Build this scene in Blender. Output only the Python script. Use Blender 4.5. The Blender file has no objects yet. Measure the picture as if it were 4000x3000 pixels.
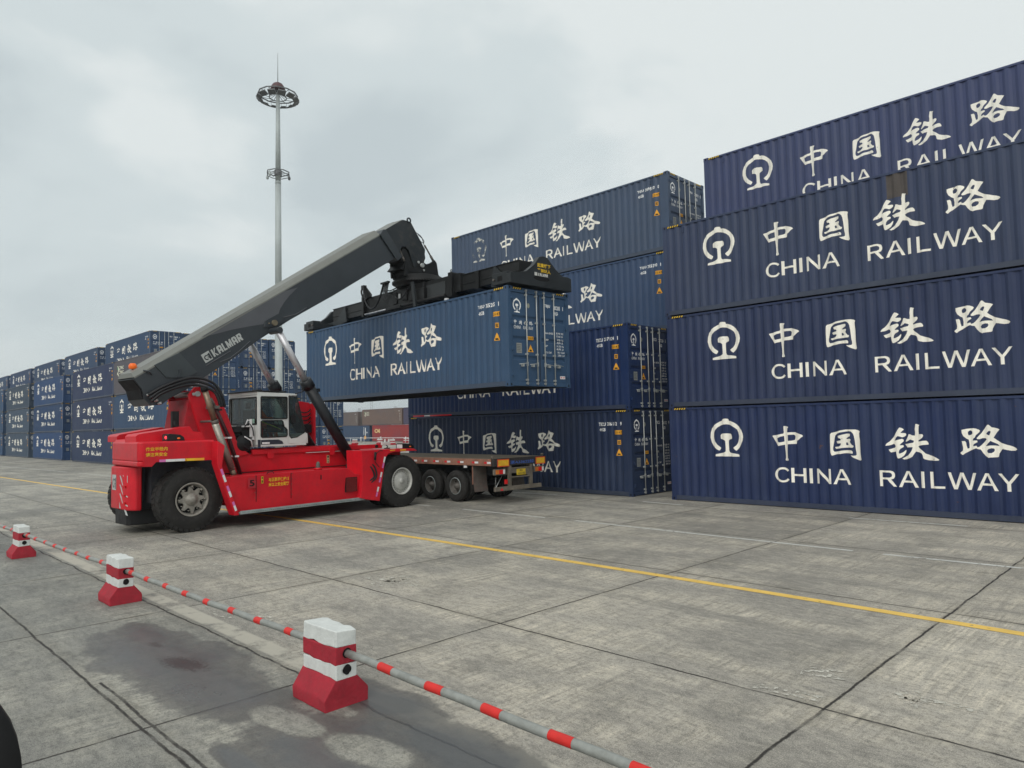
import bpy, bmesh, math, random
from mathutils import Vector, Matrix, Euler
from mathutils.geometry import tessellate_polygon
random.seed(7)
R=math.radians
sc=bpy.context.scene
# ---------------------------------------------------------------- camera, sky, sun, exposure
cam=bpy.data.cameras.new('camera'); camo=bpy.data.objects.new('camera',cam); sc.collection.objects.link(camo)
YAW,PIT,ROL=2.3558,0.0575,-0.0218
cf=Vector((math.cos(YAW)*math.cos(PIT),math.sin(YAW)*math.cos(PIT),math.sin(PIT)))
cs=cf.cross(Vector((0,0,1))).normalized(); cu=cs.cross(cf)
s2=cs*math.cos(ROL)+cu*math.sin(ROL); u2=-cs*math.sin(ROL)+cu*math.cos(ROL)
camo.matrix_world=Matrix(((s2.x,u2.x,-cf.x,0),(s2.y,u2.y,-cf.y,0),(s2.z,u2.z,-cf.z,2.463),(0,0,0,1)))
cam.sensor_width=36; cam.lens=36*2763.4/4000; cam.clip_start=0.05; cam.clip_end=9000
sc.camera=camo
sc.view_settings.view_transform='Standard'; sc.view_settings.look='None'; sc.view_settings.gamma=1; sc.view_settings.exposure=0.0
SUN_EL,SUN_AZ=R(40),R(-58)
w=bpy.data.worlds.new('World'); sc.world=w; w.use_nodes=True
nt=w.node_tree; nt.nodes.clear()
def N(nt,t,**k):
    n=nt.nodes.new(t)
    for a,b in k.items():
        if a=='inp':
            for i,v in b.items(): n.inputs[i].default_value=v
        else: setattr(n,a,b)
    return n
def Lk(nt,a,b): nt.links.new(a,b)
out=N(nt,'ShaderNodeOutputWorld'); bg=N(nt,'ShaderNodeBackground',inp={1:0.1})
sky=N(nt,'ShaderNodeTexSky'); sky.sky_type='NISHITA'; sky.sun_disc=False; sky.sun_elevation=SUN_EL; sky.sun_rotation=math.pi/2-SUN_AZ
sky.dust_density=3; sky.air_density=1.0
tc=N(nt,'ShaderNodeTexCoord')
mp=N(nt,'ShaderNodeMapping'); mp.inputs['Scale'].default_value=(1,1,2.2); Lk(nt,tc.outputs['Generated'],mp.inputs[0])
n1=N(nt,'ShaderNodeTexNoise',inp={'Scale':2.3,'Detail':5,'Roughness':.50,'Distortion':.35}); Lk(nt,mp.outputs[0],n1.inputs['Vector'])
n2=N(nt,'ShaderNodeTexNoise',inp={'Scale':5.0,'Detail':4,'Roughness':.5}); Lk(nt,mp.outputs[0],n2.inputs['Vector'])
mx=N(nt,'ShaderNodeMath',operation='MULTIPLY_ADD',inp={1:.25,2:-.125}); Lk(nt,n2.outputs[0],mx.inputs[0])
ad=N(nt,'ShaderNodeMath',operation='ADD'); Lk(nt,n1.outputs[0],ad.inputs[0]); Lk(nt,mx.outputs[0],ad.inputs[1])
dp=N(nt,'ShaderNodeVectorMath',operation='DOT_PRODUCT'); dp.inputs[1].default_value=(math.cos(R(158)),math.sin(R(158)),0.12)
nrm=N(nt,'ShaderNodeVectorMath',operation='NORMALIZE'); Lk(nt,tc.outputs['Generated'],nrm.inputs[0]); Lk(nt,nrm.outputs[0],dp.inputs[0])
dk=N(nt,'ShaderNodeMapRange',inp={1:.74,2:1.0,3:0.12,4:-.15}); Lk(nt,dp.outputs['Value'],dk.inputs[0])
ad2=N(nt,'ShaderNodeMath',operation='ADD'); Lk(nt,ad.outputs[0],ad2.inputs[0]); Lk(nt,dk.outputs[0],ad2.inputs[1])
rp=N(nt,'ShaderNodeValToRGB'); rp.color_ramp.interpolation='EASE'
e=rp.color_ramp.elements; e[0].position=.22; e[0].color=(.56,.63,.65,1); e[1].position=.56; e[1].color=(.79,.84,.835,1)
m=e.new(.40); m.color=(.665,.735,.745,1)
Lk(nt,ad2.outputs[0],rp.inputs[0])
sc10=N(nt,'ShaderNodeVectorMath',operation='SCALE'); sc10.inputs['Scale'].default_value=10.2; Lk(nt,rp.outputs[0],sc10.inputs[0])
mixs=N(nt,'ShaderNodeMixRGB',inp={0:.94}); Lk(nt,sky.outputs[0],mixs.inputs[1]); Lk(nt,sc10.outputs[0],mixs.inputs[2])
Lk(nt,mixs.outputs[0],bg.inputs[0]); Lk(nt,bg.outputs[0],out.inputs[0])
sl=bpy.data.lights.new('sun','SUN'); sl.energy=1.5; sl.angle=R(45); sl.color=(1,.97,.92)
so=bpy.data.objects.new('sun',sl); sc.collection.objects.link(so)
sd=Vector((math.cos(SUN_EL)*math.cos(SUN_AZ),math.cos(SUN_EL)*math.sin(SUN_AZ),math.sin(SUN_EL)))
so.rotation_euler=sd.to_track_quat('Z','Y').to_euler()

# ---------------------------------------------------------------- materials
MATS={}
def mat(name,col,rough=.5,metal=0,var=.12,scale=3.0,bump=.0,bscale=60,objcol=False,dirt=0.0,dirtcol=(.12,.10,.08),coat=0,streak=0.0,spec=.30,emit=None,worn=None):
    if name in MATS: return MATS[name]
    m=bpy.data.materials.new(name); m.use_nodes=True; nt=m.node_tree; nt.nodes.clear()
    o=N(nt,'ShaderNodeOutputMaterial'); b=N(nt,'ShaderNodeBsdfPrincipled',inp={'Roughness':rough,'Metallic':metal,'Coat Weight':coat,'Specular IOR Level':spec})
    b.inputs['Coat Roughness'].default_value=.25
    tc=N(nt,'ShaderNodeTexCoord'); oi=N(nt,'ShaderNodeObjectInfo')
    geo=N(nt,'ShaderNodeNewGeometry')
    ofs=N(nt,'ShaderNodeVectorMath',operation='MULTIPLY_ADD'); ofs.inputs[1].default_value=(1,1,1)
    Lk(nt,geo.outputs['Position'],ofs.inputs[0]); 
    nz=N(nt,'ShaderNodeTexNoise',inp={'Scale':scale,'Detail':6,'Roughness':.62}); Lk(nt,ofs.outputs[0],nz.inputs['Vector'])
    mr=N(nt,'ShaderNodeMapRange',inp={1:.3,2:.7,3:1-var,4:1+var}); Lk(nt,nz.outputs[0],mr.inputs[0])
    if objcol: base=oi.outputs['Color']
    else:
        rgb=N(nt,'ShaderNodeRGB'); rgb.outputs[0].default_value=(*col,1); base=rgb.outputs[0]
    sm=N(nt,'ShaderNodeVectorMath',operation='SCALE'); Lk(nt,base,sm.inputs[0]); Lk(nt,mr.outputs[0],sm.inputs['Scale'])
    cur=sm.outputs[0]
    if streak>0:
        mp=N(nt,'ShaderNodeMapping'); mp.inputs['Scale'].default_value=(9,9,.35); Lk(nt,geo.outputs['Position'],mp.inputs[0])
        ns=N(nt,'ShaderNodeTexNoise',inp={'Scale':1.2,'Detail':5,'Roughness':.6}); Lk(nt,mp.outputs[0],ns.inputs['Vector'])
        r2=N(nt,'ShaderNodeMapRange',inp={1:.48,2:.78,3:0,4:streak}); Lk(nt,ns.outputs[0],r2.inputs[0])
        mx=N(nt,'ShaderNodeMixRGB'); mx.inputs[2].default_value=(*dirtcol,1); Lk(nt,r2.outputs[0],mx.inputs[0]); Lk(nt,cur,mx.inputs[1]); cur=mx.outputs[0]
    if dirt>0:
        nd=N(nt,'ShaderNodeTexNoise',inp={'Scale':scale*2.3,'Detail':8,'Roughness':.7}); Lk(nt,ofs.outputs[0],nd.inputs['Vector'])
        r3=N(nt,'ShaderNodeMapRange',inp={1:.5,2:.75,3:0,4:dirt}); Lk(nt,nd.outputs[0],r3.inputs[0])
        mx=N(nt,'ShaderNodeMixRGB'); mx.inputs[2].default_value=(*dirtcol,1); Lk(nt,r3.outputs[0],mx.inputs[0]); Lk(nt,cur,mx.inputs[1]); cur=mx.outputs[0]
    if objcol:
        nr=N(nt,'ShaderNodeTexNoise',inp={'Scale':2.1,'Detail':12,'Roughness':.78}); Lk(nt,ofs.outputs[0],nr.inputs['Vector'])
        r4=N(nt,'ShaderNodeMapRange',inp={1:.655,2:.70,3:0,4:.85}); Lk(nt,nr.outputs[0],r4.inputs[0])
        mx=N(nt,'ShaderNodeMixRGB'); mx.inputs[2].default_value=(.13,.055,.03,1); Lk(nt,r4.outputs[0],mx.inputs[0]); Lk(nt,cur,mx.inputs[1]); cur=mx.outputs[0]
        nf=N(nt,'ShaderNodeTexNoise',inp={'Scale':.55,'Detail':3,'Roughness':.5}); Lk(nt,ofs.outputs[0],nf.inputs['Vector'])
        r5=N(nt,'ShaderNodeMapRange',inp={1:.45,2:.70,3:0,4:.20}); Lk(nt,nf.outputs[0],r5.inputs[0])
        mx=N(nt,'ShaderNodeMixRGB'); mx.inputs[2].default_value=(.065,.085,.13,1); Lk(nt,r5.outputs[0],mx.inputs[0]); Lk(nt,cur,mx.inputs[1]); cur=mx.outputs[0]
    Lk(nt,cur,b.inputs['Base Color'])
    rr=N(nt,'ShaderNodeMapRange',inp={1:.3,2:.7,3:max(0,rough-.08),4:min(1,rough+.1)}); Lk(nt,nz.outputs[0],rr.inputs[0]); Lk(nt,rr.outputs[0],b.inputs['Roughness'])
    if bump>0:
        nb=N(nt,'ShaderNodeTexNoise',inp={'Scale':bscale,'Detail':5}); Lk(nt,geo.outputs['Position'],nb.inputs['Vector'])
        bp=N(nt,'ShaderNodeBump',inp={'Strength':bump,'Distance':.02}); Lk(nt,nb.outputs[0],bp.inputs['Height']); Lk(nt,bp.outputs[0],b.inputs['Normal'])
    if emit:
        b.inputs['Emission Color'].default_value=(*emit[0],1); b.inputs['Emission Strength'].default_value=emit[1]
    last=b.outputs[0]
    if worn is not None:
        nw=N(nt,'ShaderNodeTexNoise',inp={'Scale':worn[0],'Detail':6,'Roughness':.65}); Lk(nt,geo.outputs['Position'],nw.inputs['Vector'])
        rw=N(nt,'ShaderNodeMapRange',inp={1:worn[1]-.03,2:worn[1]+.03,3:0,4:worn[2]}); Lk(nt,nw.outputs[0],rw.inputs[0])
        tr=N(nt,'ShaderNodeBsdfTransparent'); ms=N(nt,'ShaderNodeMixShader'); Lk(nt,rw.outputs[0],ms.inputs[0]); Lk(nt,b.outputs[0],ms.inputs[1]); Lk(nt,tr.outputs[0],ms.inputs[2]); last=ms.outputs[0]
    Lk(nt,last,o.inputs[0]); MATS[name]=m; return m
def glassmat(name,tint,alpha=.35,rough=.04):
    if name in MATS: return MATS[name]
    m=bpy.data.materials.new(name); m.use_nodes=True; nt=m.node_tree; nt.nodes.clear()
    o=N(nt,'ShaderNodeOutputMaterial'); t=N(nt,'ShaderNodeBsdfTransparent'); t.inputs[0].default_value=(*tint,1)
    g=N(nt,'ShaderNodeBsdfGlossy',inp={'Roughness':rough}); f=N(nt,'ShaderNodeFresnel',inp={0:1.5}); ms=N(nt,'ShaderNodeMixShader')
    d=N(nt,'ShaderNodeBsdfDiffuse'); d.inputs[0].default_value=(.2,.24,.23,1); ms2=N(nt,'ShaderNodeMixShader',inp={0:alpha})
    Lk(nt,t.outputs[0],ms2.inputs[1]); Lk(nt,d.outputs[0],ms2.inputs[2])
    Lk(nt,f.outputs[0],ms.inputs[0]); Lk(nt,ms2.outputs[0],ms.inputs[1]); Lk(nt,g.outputs[0],ms.inputs[2]); Lk(nt,ms.outputs[0],o.inputs[0]); MATS[name]=m; return m
M=dict(
 paint=mat('container_paint',(1,1,1),.48,0,.10,1.2,objcol=True,streak=.16,dirtcol=(.10,.115,.14),dirt=.06,bump=.16,bscale=2.6),
 cream=mat("cream_lettering",(.90,.87,.78),.6,0,.10,2.0,streak=.30,dirtcol=(.40,.33,.27),worn=(5.5,.69,.8)),
 creamworn=mat('worn_lettering',(.60,.60,.55),.6,0,.08,2.0,worn=(2.6,.50,1)),
 white=mat('white_lettering',(.88,.89,.88),.6,0,.06,4,worn=(14,.60,.7)),
 steel=mat('galvanised_bar',(.42,.44,.43),.45,.35,.2,4,dirt=.25,dirtcol=(.2,.16,.12)),
 orange=mat('orange_sticker',(.80,.38,.03),.5,0,.06,4),
 yellow=mat('yellow_lettering',(.78,.50,.03),.55,0,.08,6,worn=(22,.62,.8)),
 black=mat('black_plastic',(.012,.012,.013),.55,0,.2,5,bump=.05),
 dark=mat('dark_gap',(.006,.006,.007),.8,0,.1),
 seal=mat('door_seal',(.018,.022,.035),.6,0,.2,3),
 under=mat('underside',(.03,.033,.04),.7,0,.3,2,dirt=.4),
 red=mat('red_paint',(.60,.010,.022),.42,0,.16,1.3,dirt=.35,dirtcol=(.20,.03,.035),coat=.06,streak=.12,bump=.03,bscale=14),
 redshade=mat('shaded_dusty_red',(.38,.016,.026),.6,0,.25,2.5,dirt=.5,dirtcol=(.10,.035,.03)),  # darker, dirtier copy of the red; recess shade is in the colour
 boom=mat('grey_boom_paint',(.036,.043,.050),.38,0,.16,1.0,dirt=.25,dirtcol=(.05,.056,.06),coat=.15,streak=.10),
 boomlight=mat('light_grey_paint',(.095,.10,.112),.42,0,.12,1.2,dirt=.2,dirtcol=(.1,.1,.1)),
 spread=mat('spreader_paint',(.010,.0105,.011),.45,0,.4,2.2,dirt=.40,dirtcol=(.030,.029,.027),bump=.08,bscale=20),
 chrome=mat('chrome_rod',(.50,.50,.52),.30,.45,.08,3),
 rail=mat('dusty_rail_paint',(.060,.070,.085),.6,0,.25,3,dirt=.35,dirtcol=(.12,.085,.065),streak=.2),
 rubber=mat('tyre_rubber',(.022,.021,.020),.85,0,.25,4,dirt=.5,dirtcol=(.06,.055,.05),bump=.15,bscale=45),
 hose=mat('rubber_hose',(.014,.014,.016),.45,0,.2,6),
 rim=mat('wheel_rim',(.27,.255,.225),.5,.15,.25,7,dirt=.5,dirtcol=(.12,.10,.08)),
 rimdark=mat('dirty_rim',(.12,.11,.10),.6,.1,.3,7,dirt=.6,dirtcol=(.05,.045,.04)),
 capwhite=mat('white_cab_paint',(.60,.62,.60),.4,0,.06,2,dirt=.12,dirtcol=(.4,.38,.33),coat=.2),
 glass=glassmat('tinted_glass',(.36,.44,.42),.10),
 lampglass=glassmat('lamp_glass',(.6,.6,.6),.3),
 step=mat('step_grey',(.30,.34,.34),.5,.2,.2,5,dirt=.3),
 exh=mat('exhaust_pipe',(.24,.18,.13),.45,.6,.3,5,dirt=.5,dirtcol=(.13,.06,.04)),
 beacon=mat('orange_lens',(.75,.13,.02),.25,0,.05,emit=((1,.2,.02),.15)),
 redlens=mat('red_lens',(.6,.02,.02),.25,0,.05),
 redon=mat('lit_red_lens',(.8,.02,.02),.25,0,.05,emit=((1,.02,.03),5)),
 stripew=mat('white_tape',(.70,.70,.70),.5,0,.1,8,dirt=.2),
 stripep=mat('pink_tape',(.62,.16,.42),.5,0,.1,8),
 striper=mat('red_tape',(.62,.02,.03),.5,0,.1,8),
 trail=mat('rusty_trailer_paint',(.27,.13,.09),.75,0,.35,3.5,dirt=.7,dirtcol=(.13,.09,.065),bump=.1),
 deck=mat('worn_deck',(.16,.135,.10),.75,0,.25,2.0,dirt=.5,dirtcol=(.10,.085,.07),bump=.15,bscale=12),
 muck=mat('dirty_frame',(.15,.13,.105),.8,0,.35,4,dirt=.6,dirtcol=(.07,.06,.05)),
 tyellow=mat('faded_yellow_plate',(.60,.42,.03),.6,0,.2,7,dirt=.4,dirtcol=(.2,.14,.03)),
 blue=mat('faded_blue_letters',(.05,.12,.42),.7,0,.2,9,worn=(22,.58,.8)),
 concw=mat('whitewash',(.60,.62,.60),.75,0,.10,8,dirt=.25,dirtcol=(.35,.36,.35),bump=.25,bscale=30),
 concr=mat('red_whitewash',(.34,.022,.036),.75,0,.18,8,dirt=.25,dirtcol=(.18,.05,.05),bump=.25,bscale=30),
 pipe=mat('galvanised_pipe',(.30,.31,.29),.5,.3,.2,9,dirt=.4,dirtcol=(.2,.19,.16)),
 mast=mat('mast_galvanised',(.40,.44,.44),.6,.1,.10,.9,dirt=.35,dirtcol=(.28,.29,.27)),
 lamp=mat('floodlight_housing',(.14,.145,.15),.55,.2,.15,4),
 maroon=mat('mast_cap',(.10,.055,.06),.6,0,.1),
 skin=mat('skin',(.36,.20,.13),.6,0,.05),
 vest=mat('orange_vest',(.75,.14,.02),.8,0,.1,8),
 cloth=mat('dark_cloth',(.02,.025,.04),.9,0,.1,8),
 lime=mat('lime_strip',(.60,.75,.05),.6,0,.05),
 hair=mat('black_hair',(.01,.01,.01),.6,0,.1),
)
# ---------------------------------------------------------------- mesh builder
C=sc.collection
class MB:
    def __init__(s): s.v=[];s.f=[];s.m=[];s.sm=[]
    def add(s,vs,fs,mi=0,smooth=False):
        b=len(s.v); s.v+= [tuple(v) for v in vs]
        for f in fs: s.f.append([b+i for i in f]); s.m.append(mi); s.sm.append(smooth)
        return s
    def box(s,x0,x1,y0,y1,z0,z1,mi=0):
        return s.add([(x0,y0,z0),(x1,y0,z0),(x1,y1,z0),(x0,y1,z0),(x0,y0,z1),(x1,y0,z1),(x1,y1,z1),(x0,y1,z1)],
          [(0,3,2,1),(4,5,6,7),(0,1,5,4),(1,2,6,5),(2,3,7,6),(3,0,4,7)],mi)
    def prism(s,poly,ax,a,b,mi=0,chi=0):
        # poly in the two other axes (order x,y,z without ax); extruded from a to b
        n=len(poly)
        def P(p,t):
            if ax=='x': return (t,p[0],p[1])
            if ax=='y': return (p[0],t,p[1])
            return (p[0],p[1],t)
        vs=[P(p,a) for p in poly]+[P(p,b) for p in poly]
        fs=[(i,(i+1)%n,n+(i+1)%n,n+i) for i in range(n)]
        tris=tessellate_polygon([[Vector((p[0],p[1],0)) for p in poly]])
        fs+= [tuple(t) for t in tris]+[tuple(n+i for i in t) for t in tris]
        return s.add(vs,fs,mi)
    def tube(s,pts,r,seg=10,mi=0,caps=True,r2=None):
        pts=[Vector(p) for p in pts]; n=len(pts); rings=[]
        rs=[r+( (r2-r)*i/(n-1) if r2 is not None else 0) for i in range(n)]
        prev=None; vs=[];fs=[]
        for i,p in enumerate(pts):
            d=(pts[min(i+1,n-1)]-pts[max(i-1,0)]).normalized()
            if prev is None:
                a=Vector((0,0,1)) if abs(d.z)<.9 else Vector((1,0,0)); x=d.cross(a).normalized()
            else: x=(prev-d*prev.dot(d)).normalized()
            prev=x; y=d.cross(x)
            for k in range(seg):
                t=2*math.pi*k/seg; vs.append(p+(x*math.cos(t)+y*math.sin(t))*rs[i])
        for i in range(n-1):
            for k in range(seg): fs.append((i*seg+k,i*seg+(k+1)%seg,(i+1)*seg+(k+1)%seg,(i+1)*seg+k))
        s.add(vs,fs,mi,True)
        if caps: 
            b=len(s.v)-len(vs); s.f.append([b+k for k in range(seg)][::-1]); s.m.append(mi); s.sm.append(False)
            s.f.append([b+(n-1)*seg+k for k in range(seg)]); s.m.append(mi); s.sm.append(False)
        return s
    def lathe(s,prof,axis,center,seg=40,mi=0,smooth=True,close=False):
        # prof: list of (along axis, radius)
        cx,cy,cz=center; vs=[];fs=[]; n=len(prof)
        for h,r in prof:
            for k in range(seg):
                t=2*math.pi*k/seg; c,q=math.cos(t)*r,math.sin(t)*r
                vs.append({'x':(cx+h,cy+c,cz+q),'y':(cx+c,cy+h,cz+q),'z':(cx+c,cy+q,cz+h)}[axis])
        for i in range(n-1):
            for k in range(seg): fs.append((i*seg+k,i*seg+(k+1)%seg,(i+1)*seg+(k+1)%seg,(i+1)*seg+k))
        return s.add(vs,fs,mi,smooth)
    def obb(s,c,dx,dy,dz,h,mi=0):
        c,dx,dy,dz=[Vector(q) for q in (c,dx,dy,dz)]
        vs=[c+dx*(a*h[0])+dy*(b*h[1])+dz*(d*h[2]) for d in(-1,1) for b in(-1,1) for a in(-1,1)]
        return s.add(vs,[(0,2,3,1),(4,5,7,6),(0,1,5,4),(1,3,7,5),(3,2,6,7),(2,0,4,6)],mi)
    def build(s,name,mats,parent=None,bevel=0,label=None,color=None,loc=None):
        me=bpy.data.meshes.new(name); me.from_pydata(s.v,[],s.f); 
        for mm in (mats if isinstance(mats,(list,tuple)) else [mats]): me.materials.append(mm)
        for p,mi,sm in zip(me.polygons,s.m,s.sm): p.material_index=mi; p.use_smooth=sm
        bm=bmesh.new(); bm.from_mesh(me); bmesh.ops.remove_doubles(bm,verts=bm.verts,dist=1e-5)
        bmesh.ops.recalc_face_normals(bm,faces=bm.faces); bm.to_mesh(me); bm.free()
        o=bpy.data.objects.new(name,me); C.objects.link(o)
        if parent: o.parent=parent
        if loc: o.location=loc
        if bevel: 
            md=o.modifiers.new('b','BEVEL'); md.width=bevel; md.segments=2; md.limit_method='ANGLE'; md.angle_limit=R(35)
            for p in me.polygons: p.use_smooth=True
            md.harden_normals=True
        if label: o['label']=label
        if color: o.color=color
        return o
def thing(name,label,cat,loc=(0,0,0),rz=0,group=None):
    o=bpy.data.objects.new(name,None); C.objects.link(o); o.location=loc; o.rotation_euler=(0,0,rz); o.empty_display_size=.3
    o['label']=label; o['category']=cat
    if group: o['group']=group
    return o
def tag(o,label,cat,group=None):
    o['label']=label; o['category']=cat
    if group: o['group']=group
    return o
def struct(o,kind='structure'): o['kind']=kind; return o
def copy_tree(o,parent=None,depth=0,skip=()):
    c=o.copy(); C.objects.link(c); c.parent=parent
    for ch in list(o.children):
        if ch.name.split('.')[0] in skip: continue
        copy_tree(ch,c,depth+1,skip)
    return c
# 2D shapes: list of (verts,faces)
_txt={}
def text2d(body,h=1.0,bold=0.0,squash=1.0,spacing=1.0,shear=0):
    key=(body,bold,squash,spacing,shear)
    if key not in _txt:
        cu_=bpy.data.curves.new('t','FONT'); cu_.body=body; cu_.size=1; cu_.offset=bold; cu_.resolution_u=3; cu_.space_character=spacing; cu_.shear=shear
        ob=bpy.data.objects.new('t',cu_); C.objects.link(ob)
        dg=bpy.context.evaluated_depsgraph_get(); me=ob.evaluated_get(dg).to_mesh()
        vs=[(v.co.x*squash,v.co.y) for v in me.vertices]; fs=[list(p.vertices) for p in me.polygons]
        ob.evaluated_get(dg).to_mesh_clear(); bpy.data.objects.remove(ob); bpy.data.curves.remove(cu_)
        _txt[key]=(vs,fs)
    vs,fs=_txt[key]; return [(x*h,y*h) for x,y in vs],fs
def fit(shape,x0,x1,y0,y1):
    vs,fs=shape
    if not vs: return shape
    ax=min(v[0] for v in vs);bx=max(v[0] for v in vs);ay=min(v[1] for v in vs);by=max(v[1] for v in vs)
    return [((x-ax)/(bx-ax)*(x1-x0)+x0,(y-ay)/(by-ay)*(y1-y0)+y0) for x,y in vs],fs
def rect(x0,x1,y0,y1): return [(x0,y0),(x1,y0),(x1,y1),(x0,y1)],[[0,1,2,3]]
def polyshape(loops):
    tr=tessellate_polygon([[Vector((p[0],p[1],0)) for p in l] for l in loops]); vs=[tuple(p) for l in loops for p in l]
    return vs,[list(t) for t in tr]
def merge(*shs):
    V=[];F=[]
    for vs,fs in shs:
        b=len(V); V+=vs; F+=[[b+i for i in f] for f in fs]
    return V,F
def decal(name,shapes,mapf,mats,parent,cuts=None,label=None,axis=0):
    # shapes: list of (shape, material index); mapf(x,y)->3D; cuts: list of x where the surface folds
    bm=bmesh.new()
    for (vs,fs),mi in shapes:
        bv=[bm.verts.new((x,y,0)) for x,y in vs]
        for f in fs:
            try: fc=bm.faces.new([bv[i] for i in f]); fc.material_index=mi
            except ValueError: pass
    if cuts:
        xs=[v.co.x for v in bm.verts]; a,b=min(xs),max(xs)
        for c in cuts:
            if a<c<b: bmesh.ops.bisect_plane(bm,geom=bm.verts[:]+bm.edges[:]+bm.faces[:],plane_co=(c,0,0),plane_no=(1,0,0))
    for v in bm.verts: v.co=mapf(v.co.x,v.co.y)
    me=bpy.data.meshes.new(name)
    for mm in mats: me.materials.append(mm)
    bm.to_mesh(me); bm.free(); o=bpy.data.objects.new(name,me); C.objects.link(o); o.parent=parent
    if label: o['label']=label
    return o
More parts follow.
